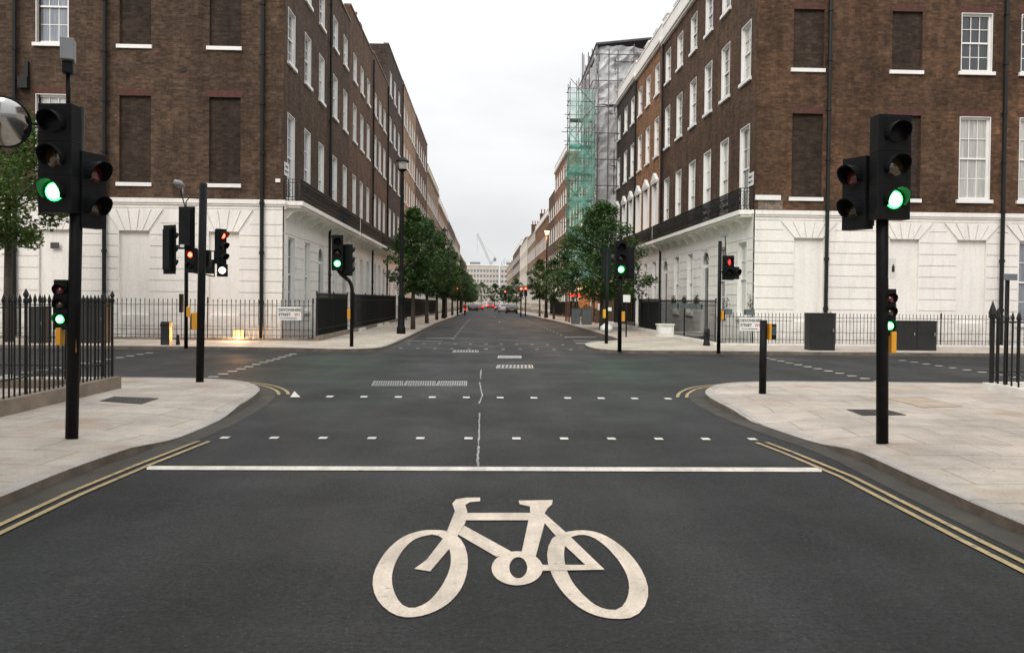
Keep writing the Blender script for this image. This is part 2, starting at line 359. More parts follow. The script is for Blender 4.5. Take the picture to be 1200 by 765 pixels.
def offset(poly, d):          # offsets an open polyline to its left
    out = []
    for i, p in enumerate(poly):
        a = Vector(poly[max(0, i-1)][:2]); b = Vector(poly[min(len(poly)-1, i+1)][:2]); t = (b-a).normalized()
        out.append((p[0]-t.y*d, p[1]+t.x*d))
    return out
def smooth(poly, it=2):
    for _ in range(it):
        q = [poly[0]]
        for a, b in zip(poly[:-1], poly[1:]):
            q += [(a[0]*.75+b[0]*.25, a[1]*.75+b[1]*.25), (a[0]*.25+b[0]*.75, a[1]*.25+b[1]*.75)]
        poly = q+[poly[-1]]
    return poly
KERBS = {}
def pavement(name, edge, back, kh, side, mt=None, hang=-2.8):
    """edge: kerb polyline, back: closing points away from the road; side: +1 when the pavement lies left of the edge"""
    kw = .15*side
    inner = offset(edge, kw); mid = offset(edge, 1.0*side)
    k = MB()
    for i in range(len(edge)-1):
        a, b = edge[i], edge[i+1]; c, d = inner[i], inner[i+1]; ha, hb = kh(*a), kh(*b)
        fa = gz(a[1]); fb = gz(b[1])
        k.k = 1; k.quad((a[0],a[1],fa-.2),(b[0],b[1],fb-.2),(b[0],b[1],fb+hb-.012),(a[0],a[1],fa+ha-.012)); k.k = 0
        a2 = (a[0]*.9+c[0]*.1, a[1]*.9+c[1]*.1); b2 = (b[0]*.9+d[0]*.1, b[1]*.9+d[1]*.1)
        k.quad((a[0],a[1],fa+ha-.012),(b[0],b[1],fb+hb-.012),(b2[0],b2[1],fb+hb),(a2[0],a2[1],fa+ha))
        k.quad((a2[0],a2[1],fa+ha),(b2[0],b2[1],fb+hb),(d[0],d[1],fb+hb),(c[0],c[1],fa+ha))
    structure(k.build('kerb', [M['kerbstone'], M['kerb_face']], smooth=False))
    p = MB(); H = .11
    for i in range(len(edge)-1):
        c, d = inner[i], inner[i+1]; e, f = mid[i], mid[i+1]
        p.quad((c[0],c[1],gz(edge[i][1])+kh(*edge[i])-.002),(d[0],d[1],gz(edge[i+1][1])+kh(*edge[i+1])-.002),(f[0],f[1],gz(f[1])+H),(e[0],e[1],gz(e[1])+H))
    if back == 'strip':
        pass
    else:
        poly = mid+back
        from mathutils.geometry import tessellate_polygon
        P = [Vector((q[0], q[1], 0)) for q in poly]
        tris = tessellate_polygon([P])
        p.add([(q[0], q[1], gz(q[1])+H) for q in poly], [list(t) for t in tris])
    o = structure(p.build('pavement', mt or M['pave']))
    KERBS[name] = edge
    # drop of the area wall behind
    return o
def fixnormals(o):
    bm = bmesh.new(); bm.from_mesh(o.data); bmesh.ops.recalc_face_normals(bm, faces=bm.faces)
    for f in bm.faces:
        if f.normal.z < -.5: f.normal_flip()
    bm.to_mesh(o.data); bm.free()
def kh_near(x, y):
    d = abs(y-9.7); return .095 if d > 1.6 else .025 if d < .8 else .025+.07*(d-.8)/.8
kh_far = lambda x, y: .11
arcL = [(-3.62,-12),(-3.62,6),(-3.62,7.2),(-3.46,8.6),(-3.38,9.8),(-3.42,11.2),(-3.52,12.3),(-3.72,13.5),(-4.4,14.6),(-5.4,14.95),(-7,15.0),(-12,15.0),(-45,15.0)]
arcR = [(3.72,-12),(3.72,5.2),(3.80,7.2),(3.86,8.3),(3.66,9.6),(3.52,11),(3.56,12.4),(3.72,13.4),(4.3,14.6),(5.3,15.1),(7,15.1),(12,14.95),(45,14.6)]
arcL = smooth(arcL); arcR = smooth(arcR)
o1 = pavement('near_left', arcL, [(-45,-12)], kh_near, 1); fixnormals(o1)
o2 = pavement('near_right', arcR, [(45,-12)], kh_near, -1); fixnormals(o2)
o1.name = 'pavement'; 
eL = smooth([(-45,24.3),(-12,24.3),(-6.4,24.15),(-4.6,23.6),(-3.7,23.7),(-3.15,24.4),(-3.08,26.5),(-3.05,30)],2)+[(-3.05,y) for y in (40,50,65,80,100,120,150,180,250,395)]
o3 = pavement('far_left', eL, [(-5.9,395),(-5.9,250),(-5.9,180),(-5.9,150),(-5.9,120),(-5.9,100),(-5.9,80),(-5.9,65),(-5.9,50),(-5.9,27.75),(-45,27.75)], kh_far, 1, M['pave_far']); fixnormals(o3)
eR = smooth([(45,24.0),(12,24.1),(6,24.2),(4.0,24.1),(3.45,24.8),(3.38,27),(3.7,28.6),(4.9,29.8),(5.3,31),(5.35,33)],2)+[(5.35,y) for y in (40,50,65,80,100,120,150,180,250,395)]
o4 = pavement('far_right', eR, [(8.1,395),(8.1,250),(8.1,180),(8.1,150),(8.1,120),(8.1,100),(8.1,80),(8.1,65),(8.1,50),(8.1,27.55),(45,27.55)], kh_far, -1, M['pave_far']); fixnormals(o4)
# gutters (grime channel and old granite setts beside the kerb)
m = MB()
for e, s in ((arcL, -1), (arcR, 1), (eL, -1), (eR, 1)):
    f = offset(e, .26*s)
    for i in range(len(e)-1):
        m.quad((e[i][0],e[i][1],gz(e[i][1])+.003),(e[i+1][0],e[i+1][1],gz(e[i+1][1])+.003),(f[i+1][0],f[i+1][1],gz(f[i+1][1])+.003),(f[i][0],f[i][1],gz(f[i][1])+.003))
o = m.build('gutter', M['gutter'], road); fixnormals(o)

# ------------------------------------------------------------------ road markings (children of the road)
def mark(name, polys, mt, z=.006, label=None, step=0):
    m = MB()
    for i, p in enumerate(polys): m.quad(*[(q[0], q[1], gz(q[1])+z+step*i) for q in p])
    o = m.build(name, mt, road); fixnormals(o)
    if label: o['label'] = label
    return o
def rect(x0, x1, y0, y1, sk=0): return [(x0,y0),(x1,y0+sk),(x1,y1+sk),(x0,y1)]
a0, a1, b0, b1 = G(172,546.5), G(963,548.5), G(172,551), G(963,553.5)
mark('stop_line', [[a0,a1,b1,b0]], M['paint_white'], .0075, 'long white stop line across the near lane')
def ribbon(poly, off, wd):
    a = offset(poly, off-wd/2); b = offset(poly, off+wd/2)
    return [[a[i],a[i+1],b[i+1],b[i]] for i in range(len(a)-1)]
def sub(poly, f): return [p for p in poly if f(p)]
nl = [p for p in arcL if p[1] < 9.0 and p[0] > -4]
nl = [(-3.62,-10),(-3.62,0)]+[p for p in nl if p[1] > 0]
nl2 = [(-3.62+.0,y) for y in (-10,0,5,6.5)]+[(-3.55,7.6),(-3.45,8.6),(-3.42,8.9)]
mark('yellow_line', ribbon(nl2, -.28, .05), M['paint_yellow'], .0095); mark('yellow_line', ribbon(nl2, -.40, .05), M['paint_yellow'], .0095)
nr2 = [(3.72,-10),(3.72,0),(3.72,5.2),(3.76,7.2),(3.66,8.4),(3.58,9.0)]
mark('yellow_line', ribbon(nr2, .36, .05), M['paint_yellow'], .0095); mark('yellow_line', ribbon(nr2, .48, .05), M['paint_yellow'], .0095)
def corner(e, ys_, xs_, s):
    q = [p for p in e if p[1] > ys_ and abs(p[0]) < xs_]; return [ribbon(q, s*.30, .055), ribbon(q, s*.45, .055)]
for rr in corner(arcL, 13.0, 6.0, -1)+corner(arcR, 12.9, 6.6, 1): mark('yellow_line', rr, M['paint_yellow'], .0095)
for k in range(12): mark('crossing_stud', [rect(-2.98+.552*k, -2.885+.552*k, 9.05+.006*k, 9.18+.006*k)], M['paint_white'])
for k in range(11): mark('crossing_stud', [rect(-2.55+.552*k, -2.44+.552*k, 12.88, 13.06)], M['paint_white'])
for yy in (25.6, 28.3):
    for k in range(11): mark('crossing_stud', [rect(-2.75+.55*k, -2.64+.55*k, yy, yy+.28)], M['paint_worn'])
for xx, n in ((-5.5, 12), (-9.5, 12), (8.0, 12), (11.7, 11)):
    for k in range(n): mark('crossing_stud', [rect(xx, xx+.2, 16.0+.6*k, 16.12+.6*k)], M['paint_white'])
for k in range(20): mark('bay_line', [rect(-1.30, -1.22, 32+2.0*k, 32.6+2.0*k)], M['paint_worn'])
for k in range(18): mark('bay_line', [rect(3.46, 3.54, 34+2.0*k, 34.6+2.0*k)], M['paint_worn'])
mark('bay_line', [rect(-3.0,-1.6,30.2,30.4)], M['paint_worn']); mark('bay_line', [rect(-2.4,-1.3,32.6,32.85)], M['paint_worn'])
mark('bay_line', [rect(3.5,4.6,31.2,31.5), rect(3.4,3.9,29.3,29.8), rect(3.5,4.9,34.4,34.8)], M['paint_worn'])
for y_ in (58, 84): mark('lane_dash', [rect(1.05, 1.15, y_, y_+2)], M['paint_worn'])
# pale worn seam line running up the middle
rnd = random.Random(3)
def seam(pts, wd):
    q = [G(*p) for p in pts]; out = []
    fine = []
    for a, b in zip(q[:-1], q[1:]):
        for i in range(8): fine.append((a[0]+(b[0]-a[0])*i/8+rnd.uniform(-.006,.006), a[1]+(b[1]-a[1])*i/8))
    fine.append(q[-1]); ws = [wd*rnd.uniform(.35, 1.1) for _ in fine]
    for i in range(len(fine)-1):
        a, b = fine[i], fine[i+1]; out.append([(a[0]-ws[i]/2,a[1]),(a[0]+ws[i]/2,a[1]),(b[0]+ws[i+1]/2,b[1]),(b[0]-ws[i+1]/2,b[1])])
    return out
mark('seam_line', seam([(560.5,552),(560,535),(561,515),(562,484)], .026)+seam([(561,473),(565,464),(562,448)], .03)+seam([(563,444),(564,433)], .035), M['paint_worn'], .005)
# cycle symbol, surveyed from the sight lines to its outline
Q = lambda x, y: G(400+x/3.0, 560+y/3.0)
def ring(outer, inner):
    import bisect
    def resamp(poly, cx, cy, n=40):
        res = []
        for k in range(n):
            t = 2*math.pi*k/n; dx, dy = math.cos(t), math.sin(t); best = None
            for i in range(len(poly)):
                x1, y1 = poly[i]; x2, y2 = poly[(i+1) % len(poly)]; ex, ey = x2-x1, y2-y1
                den = dx*ey-dy*ex
                if abs(den) < 1e-9: continue
                tt = ((x1-cx)*ey-(y1-cy)*ex)/den; uu = ((x1-cx)*dy-(y1-cy)*dx)/den
                if tt > 0 and -1e-6 <= uu <= 1+1e-6 and (best is None or tt > best): best = tt
            res.append((cx+dx*best, cy+dy*best))
        return res
    outer = smooth(outer+[outer[0]], 2)[:-1]; inner = smooth(inner+[inner[0]], 2)[:-1]
    cx = sum(p[0] for p in inner)/len(inner); cy = sum(p[1] for p in inner)/len(inner)
    A = resamp(outer, cx, cy); B = resamp(inner, cx, cy)
    return [[Q(*A[i]), Q(*A[(i+1) % 40]), Q(*B[(i+1) % 40]), Q(*B[i])] for i in range(40)]
lw = ring([(290,185),(220,203),(160,253),(125,308),(108,355),(112,402),(135,447),(185,485),(235,495),(300,485),(370,452),(422,397),(445,330),(445,265),(420,212),(385,190),(340,184)],
          [(315,200),(347,205),(373,230),(386,270),(384,320),(355,382),(310,437),(265,459),(235,461),(203,441),(180,392),(176,345),(189,300),(215,255),(255,215)])
rw = ring([(800,190),(840,184),(895,190),(945,212),(1003,255),(1052,315),(1078,375),(1081,420),(1062,467),(1025,495),(975,500),(900,491),(830,457),(772,400),(737,340),(723,290),(724,250),(740,212),(765,197)],
          [(822,204),(855,200),(892,213),(940,250),(985,305),(1010,355),(1013,400),(1000,442),(975,466),(945,468),(898,455),(850,415),(808,365),(784,305),(782,250),(797,214)])
cr = ring([(618+92*math.cos(t*math.pi/8), 320+61*math.sin(t*math.pi/8)) for t in range(16)], [(622+32*math.cos(t*math.pi/8), 318+38*math.sin(t*math.pi/8)) for t in range(16)])
pol = lambda *p: [[Q(*q) for q in p]]
layers = [lw, rw, cr,
  pol((400,118),(443,120),(436,160),(385,245),(312,331),(256,322),(300,290),(365,205)),
  pol((488,71),(488,84),(452,87),(436,97),(443,121),(400,121),(390,92),(403,77),(440,71)),
  pol((433,125),(682,125),(672,151),(430,151)),
  pol((432,170),(412,202),(545,280),(600,263)),
  pol((663,128),(633,268),(683,280),(714,165),(712,128)),
  pol((623,82),(743,80),(741,95),(725,110),(713,130),(664,130),(663,103),(627,95)),
  pol((700,145),(713,126),(790,195),(925,325),(868,318),(780,236)),
  pol((700,309),(870,309),(925,326),(705,330))]
m = MB()
for i, ly in enumerate(layers):
    for p in ly: m.quad(*[(q[0], q[1], .006+.00025*i) for q in p])
o = m.build('cycle_symbol', M['paint_cycle'], road); fixnormals(o); o['label'] = 'large white bicycle symbol painted on the near lane'
# patches and reinstated trenches in the surface
M['asphalt_patch'] = mat('asphalt_patch', (.060,.060,.061), .85, var=.25, nscale=30, bump=.5, bscale=70)
M['asphalt_patch2'] = mat('asphalt_patch_dark', (.028,.028,.029), .8, var=.25, nscale=30, bump=.5, bscale=70)

# ------------------------------------------------------------------ covers and gratings
def cover(name, label, pts, mt, z, rim=True, ribs=0, cat='manhole cover', mt2=None):
    q = [(p[0], p[1]) for p in pts]; c = (sum(p[0] for p in q)/4, sum(p[1] for p in q)/4)
    root = tag(empty(name, (c[0], c[1], z)), label, cat)
    m = MB(); ins = [(c[0]+(p[0]-c[0])*.94, c[1]+(p[1]-c[1])*.94) for p in q]
    m.prism([(p[0],p[1],z-.03) for p in ins], (0,0,.034))
    if ribs:
        for k in range(ribs):
            for j in range(2):
                f0 = (k+.15)/ribs; f1 = (k+.6)/ribs; g0, g1 = (j+.08)/2, (j+.92)/2
                def bl(f, g): 
                    a = Vector(ins[0]).lerp(Vector(ins[1]), f); b = Vector(ins[3]).lerp(Vector(ins[2]), f); return a.lerp(b, g)
                P = [bl(f0,g0), bl(f1,g0), bl(f1,g1), bl(f0,g1)]
                m.k = 1; m.prism([(p.x,p.y,z+.0045) for p in P], (0,0,.005)); m.k = 0
    m.build('plate', [mt, mt2 or mt], root)
    r = MB()
    for i in range(4):
        a, b, c2, d = q[i], q[(i+1) % 4], ins[(i+1) % 4], ins[i]
        r.prism([(a[0],a[1],z-.03),(b[0],b[1],z-.03),(c2[0],c2[1],z-.03),(d[0],d[1],z-.03)], (0,0,.037))
    r.build('rim', mt2 or mt, root)
    return root
P11 = lambda u, v: G(u, v, .11)
cover('inspection_cover', 'dark square inspection cover in the left pavement beside the signal pole', [P11(117,470),P11(166,473.5),P11(186,467),P11(134,465)], M['cover'], .112, ribs=10)
cover('inspection_cover', 'dark square inspection cover in the right pavement behind the signal pole', [P11(992,480),P11(1010,487),P11(1062,486.5),P11(1040,480.5)], M['cover'], .112, ribs=10)
cover('paved_cover', 'tan recessed cover set in the right pavement paving', [P11(1040,467),P11(1082,478),P11(1128,476.5),P11(1078,465.5)], M['tan_patch'], .112)
for i, (u0, u1, lab) in enumerate(((435,472,'leftmost of three ribbed steel gratings set in the junction'),(472.6,510,'middle one of three ribbed steel gratings in the junction'),(510.6,547,'rightmost and brightest of three ribbed steel gratings in the junction'))):
    cover('road_grating', lab, [G(u0,452.5),G(u1,452.5),G(u1+.5,447),G(u0+3,447)], M['cover'], .006, ribs=12, mt2=M['steel'], cat='grating')['group'] = 'ribbed gratings in the junction'
cover('road_cover', 'pale rectangular service cover in the middle of the junction', [G(583,420),G(611,420),G(611,417),G(584,417)], M['paint_worn'], .006, mt2=M['steel'])
cover('road_cover', 'speckled wide service cover in the junction nearer the stop line', [G(581,432),G(625,432),G(624,428),G(583,428)], M['cover'], .006, ribs=9, mt2=M['steel'])
cover('road_cover', 'thin pale service cover at the far side of the junction', [G(530,413),G(561,413),G(560,410.8),G(532,410.8)], M['cover'], .006, ribs=8, mt2=M['steel'])
m = MB()
a,b,c_ = G(340,466),G(352,466),G(345,459); m.quad((a[0],a[1],.012),(b[0],b[1],.012),(c_[0],c_[1],.012))
o = m.build('lane_mark', M['paint_white'], road); fixnormals(o)

# ------------------------------------------------------------------ facades
def fP(O, a, s, d, z):
    return Vector((O[0]+math.cos(a)*s+math.sin(a)*d, O[1]+math.sin(a)*s-math.cos(a)*d, z))
def facade(m, O, a, L, z0, z1, holes, d0=0.0):
    """holes: (s0, s1, za, zb, depth, closed)"""
    S = sorted({0.0, L}|{round(h[0], 4) for h in holes}|{round(h[1], 4) for h in holes})
    Z = sorted({z0, z1}|{round(h[2], 4) for h in holes if z0 < h[2] < z1}|{round(h[3], 4) for h in holes if z0 < h[3] < z1})
    S = [x for x in S if 0 <= x <= L]
    p = lambda s, z, d=d0: fP(O, a, s, d, z)
    for zi in range(len(Z)-1):
        zc = (Z[zi]+Z[zi+1])/2; run = None
        for si in range(len(S)-1):
            s_c = (S[si]+S[si+1])/2
            inh = any(h[0] < s_c < h[1] and h[2] < zc < h[3] for h in holes)
            if not inh:
                if run is None: run = S[si]
            if (inh or si == len(S)-2) and run is not None:
                e = S[si] if inh else S[si+1]
                m.quad(p(run,Z[zi]), p(e,Z[zi]), p(e,Z[zi+1]), p(run,Z[zi+1])); run = None
    for (s0, s1, za, zb, dp, closed) in holes:
        za = max(za, z0); zb = min(zb, z1)
        e = d0-dp
        m.quad(p(s0,za), p(s0,za,e), p(s0,zb,e), p(s0,zb)); m.quad(p(s1,za,e), p(s1,za), p(s1,zb), p(s1,zb,e))
        m.quad(p(s0,zb), p(s0,zb,e), p(s1,zb,e), p(s1,zb)); m.quad(p(s0,za,e), p(s0,za), p(s1,za), p(s1,za,e))
        if closed: m.quad(p(s0,za,e), p(s1,za,e), p(s1,zb,e), p(s0,zb,e))
def shell(m, O, a, L, D, z0, z1, d0=0.0, ends=(1, 1), top=True):
    p = lambda s, d, z: fP(O, a, s, d, z)
    if ends[0]: m.quad(p(0,-D,z0), p(0,d0,z0), p(0,d0,z1), p(0,-D,z1))
    if ends[1]: m.quad(p(L,d0,z0), p(L,-D,z0), p(L,-D,z1), p(L,d0,z1))
    m.quad(p(L,-D,z0), p(0,-D,z0), p(0,-D,z1), p(L,-D,z1))
    if top: m.quad(p(0,d0,z1), p(L,d0,z1), p(L,-D,z1), p(0,-D,z1))
def lbox(m, O, a, s0, s1, d0, d1, z0, z1):
    c = [fP(O,a,s,d,z) for z in (z0,z1) for s,d in ((s0,d0),(s0,d1),(s1,d1),(s1,d0))]
    m.add(c, [[0,1,2,3],[7,6,5,4],[4,5,1,0],[5,6,2,1],[6,7,3,2],[7,4,0,3]])

WM = {}
def win_meshes(w_, h, cols, rows, arch=False):
    key = (round(w_,2), round(h,2), cols, rows)
    if key in WM: return WM[key]
    m = MB()      # local: x along wall, -y outward, z up, origin at the sill centre
    x = w_/2
    t = .022
    for sx in (-1, 1):
        m.box(sx*x-(t if sx > 0 else 0), sx*x+(0 if sx > 0 else t), -.012, .175, 0, h)      # painted reveal lining
    m.box(-x+t, x-t, -.012, .175, h-t, h)
    f = .075
    for sx in (-1, 1): m.box(min(sx*(x-t), sx*(x-t-f)), max(sx*(x-t), sx*(x-t-f)), .10, .172, 0, h-t)
    m.box(-x+t+f, x-t-f, .10, .172, h-t-f, h-t); m.box(-x+t+f, x-t-f, .10, .172, 0, .10)
    m.box(-x+t+f, x-t-f, .095, .150, h/2-.03, h/2+.03)
    xi = x-t-f
    for half in (0, 1):
        za = .10 if half == 0 else h/2+.03; zb = h/2-.03 if half == 0 else h-t-f
        yy = .145 if half == 0 else .120
        for c in range(1, cols): cx = -xi+2*xi*c/cols; m.box(cx-.013, cx+.013, yy, yy+.025, za, zb)
        rr = rows//2
        for r_ in range(1, rr): cz = za+(zb-za)*r_/rr; m.box(-xi, xi, yy+.001, yy+.024, cz-.013, cz+.013)
    fm = m.build('window_tmp', M['white']); 
    g = MB(); g.quad((-xi,.160,.10), (xi,.160,.10), (xi,.160,h-t-f), (-xi,.160,h-t-f)); gm = g.build('pane_tmp', M['pane_net'])
    s = MB(); s.box(-x-.10, x+.10, -.09, .172, -.13, -.002); sm = s.build('sill_tmp', M['white'], bevel=0)
    r = (fm.data, gm.data, sm.data)
    for o in (fm, gm, sm): bpy.data.objects.remove(o)
    WM[key] = r; return r
PM = {}
def pane_mesh(me, mt):
    k = (me.name, mt.name)
    if k not in PM:
        c = me.copy(); c.materials.clear(); c.materials.append(mt); PM[k] = c
    return PM[k]
def place_window(root, O, a, s, d, z, w_, h, cols=2, rows=4, pane=None, sill=True, label=None):
    fm, gm, sm = win_meshes(w_, h, cols, rows)
    o = bpy.data.objects.new('window', fm); COL.objects.link(o); o.parent = root
    o.location = fP(O, a, s, d, z)-WL[root.name]; o.rotation_euler = (0, 0, a)
    if label: o['label'] = label
    if pane is None: pane = rndw.choice(['pane_net','pane_net','pane_net','pane_grey','pane_dark'])
    g = bpy.data.objects.new('pane', pane_mesh(gm, M[pane])); COL.objects.link(g); g.parent = o
    if sill: q = bpy.data.objects.new('sill', sm); COL.objects.link(q); q.parent = o
    return o
rndw = random.Random(11)

def balcony(root, O, a, s0, s1, z, proj, h=.82, seed=1):
    m = MB()
    lbox(m, O, a, s0, s1, .005, proj, z-.16, z)
    lbox(m, O, a, s0+.05, s1-.05, .006, proj-.08, z-.24, z-.161)
    s = s0+.25
    while s < s1:
        # scrolled bracket
        P = [fP(O,a,s,d,zz) for d,zz in ((.006,z-.241),(proj*.8,z-.241),(proj*.72,z-.33),(proj*.4,z-.40),(.10,z-.62),(.006,z-.64))]
        e = fP(O,a,s+.16,0,0)-fP(O,a,s,0,0); m.prism(P, e); s += 1.45
    b = m.build('balcony', M['stucco'], root)
    r = MB(); d = proj-.06
    def bar(s_, d_, za, zb, t=.011): lbox(r, O, a, s_-t, s_+t, d_-t, d_+t, za, zb)
    def run(pt, n, ends=True):
        pass
    for zz in (z+.06, z+.16, z+h-.12, z+h): lbox(r, O, a, s0+.05, s1-.05, d-.014, d+.014, zz-.012, zz+.012)
    n = int((s1-s0)/.11)
    for i in range(n+1):
        ss = s0+.06+(s1-s0-.12)*i/n; bar(ss, d, z, z+h)
        if i < n:
            mid = ss+(s1-s0-.12)/n/2
            k = i % 9
            if k in (3, 4, 5):        # scroll panels
                for j in range(3):
                    c0 = z+.22+.16*j
                    r.tube([fP(O,a,mid+.04*math.cos(t),d,c0+.07*math.sin(t)) for t in [q*math.pi/3 for q in range(7)]], .009, 4, False)
            else:
                r.tube([fP(O,a,ss,d,z+.16), fP(O,a,ss+.11,d,z+.42), fP(O,a,ss,d,z+h-.12)], .009, 4, False)
    for e in (s0+.05, s1-.05):          # end panels with scrolls
        for zz in (z+.06, z+.16, z+h-.12, z+h):
            lbox(r, O, a, e-.012, e+.012, .02, d, zz-.011, zz+.011)
        for q in range(5): bar(e, .03+(d-.05)*q/4, z, z+h)
        for j in range(3):
            for q in range(2):
                cc = d*(.27+.46*q); c0 = z+.25+.16*j
                r.tube([fP(O,a,e,cc+.06*math.cos(t),c0+.07*math.sin(t)) for t in [k*math.pi/4 for k in range(9)]], .01, 4, False)
    r.build('balcony_railing', M['iron'], b)
    return b
def pipe(root, O, a, s, z0, z1, r=.06, d=.10):
    m = MB(); m.tube([fP(O,a,s,d,z0), fP(O,a,s,d,z1)], r, 8)
    z = z0+1.0
    while z < z1: m.tube([fP(O,a,s,d,z), fP(O,a,s,d,z+.10)], r*1.35, 8); z += 1.85
    return m.build('downpipe', M['iron'], root, smooth=False)
def chimney(root, x0, x1, y0, y1, z0, z1, pots, mt):
    m = MB(); m.box(x0, x1, y0, y1, z0, z1); m.box(x0-.06, x1+.06, y0-.06, y1+.06, z1, z1+.14)
    c = m.build('chimney', mt, root)
    for i in range(pots):
        f = (i+.5)/pots; long_y = (y1-y0) > (x1-x0)
        cx = (x0+x1)/2 if long_y else x0+(x1-x0)*f; cy = y0+(y1-y0)*f if long_y else (y0+y1)/2
        p = MB(); p.lathe((cx,cy,z1+.14), [(.16,0),(.15,.1),(.12,.15),(.11,.75),(.15,.78),(.15,.9),(.1,.9)], 10); p.build('chimney_pot', M['terracotta'], c)
def fan(m, O, a, s0, s1, z0, z1, d0=.0, d1=.022):
    """proud voussoir wedges over an opening"""
    n = 5; w_ = s1-s0; ex = .55
    for i in range(n):
        f0 = i/n+.012; f1 = (i+1)/n-.012
        P = [fP(O,a,s0+w_*f0,d0,z0), fP(O,a,s0+w_*f1,d0,z0), fP(O,a,s0-ex+(w_+2*ex)*f1,d0,z1), fP(O,a,s0-ex+(w_+2*ex)*f0,d0,z1)]
        m.prism(P, fP(O,a,0,d1,0)-fP(O,a,0,0,0))
def arch_door(root, O, a, s, w_, zb, spring, dep=.22, mt='door_black'):
    """panelled door below a round fanlight, in an opening w_ wide; wall hole is square to spring+w_/2"""
    m = MB(); lbox(m, O, a, s-w_/2+.06, s+w_/2-.06, -dep+.02, -dep+.08, zb, spring-.15)
    for j in range(3):
        for q in (-1, 1):
            c = s+q*w_*.21; z0 = zb+.15+j*(spring-zb-.3)/3
            lbox(m, O, a, c-w_*.14, c+w_*.14, -dep+.081, -dep+.10, z0, z0+(spring-zb-.3)/3-.12)
    dr = m.build('door', M[mt], root)
    k = MB(); lbox(k, O, a, s+w_*.3, s+w_*.34, -dep+.08, -dep+.13, zb+1.0, zb+1.06); k.build('handle', M['steel'], dr)
    # arch surround: fills the spandrels and frames the fanlight
    f = MB(); n = 10; r = w_/2-.05; ztop = spring+w_/2+.02
    for i in range(n):
        t0 = math.pi*i/n; t1 = math.pi*(i+1)/n
        p0 = (s+r*math.cos(t0), spring+r*math.sin(t0)); p1 = (s+r*math.cos(t1), spring+r*math.sin(t1))
        o0 = (s+(w_/2)*math.cos(t0)*1.0, ztop) ; o1 = (s+(w_/2)*math.cos(t1), ztop)
        P = [fP(O,a,p0[0],-.06,p0[1]), fP(O,a,o0[0],-.06,o0[1]), fP(O,a,o1[0],-.06,o1[1]), fP(O,a,p1[0],-.06,p1[1])]
        f.prism(P, fP(O,a,0,.07,0)-fP(O,a,0,0,0))
    lbox(f, O, a, s-w_/2, s+w_/2, -dep+.03, -dep+.11, spring-.14, spring)
    for q in (-1, 1): lbox(f, O, a, s+q*(w_/2-.03)-.03, s+q*(w_/2-.03)+.03, -dep, .03, zb, spring)
    for t in (math.pi/4, math.pi/2, 3*math.pi/4):
        f.tube([fP(O,a,s,-dep+.06,spring), fP(O,a,s+r*math.cos(t),-dep+.06,spring+r*math.sin(t))], .015, 4)
    sr = f.build('door_surround', M['white'], root)
    g = MB(); g.quad(fP(O,a,s-w_/2,-dep+.03,spring), fP(O,a,s+w_/2,-dep+.03,spring), fP(O,a,s+w_/2,-dep+.03,ztop), fP(O,a,s-w_/2,-dep+.03,ztop))
    g.build('fanlight', M['pane_dark'], sr)
    st = MB(); lbox(st, O, a, s-w_/2-.2, s+w_/2+.2, -.2, 2.0, zb-.18, zb-.03); st.build('doorstep', M['stone_white'], root)

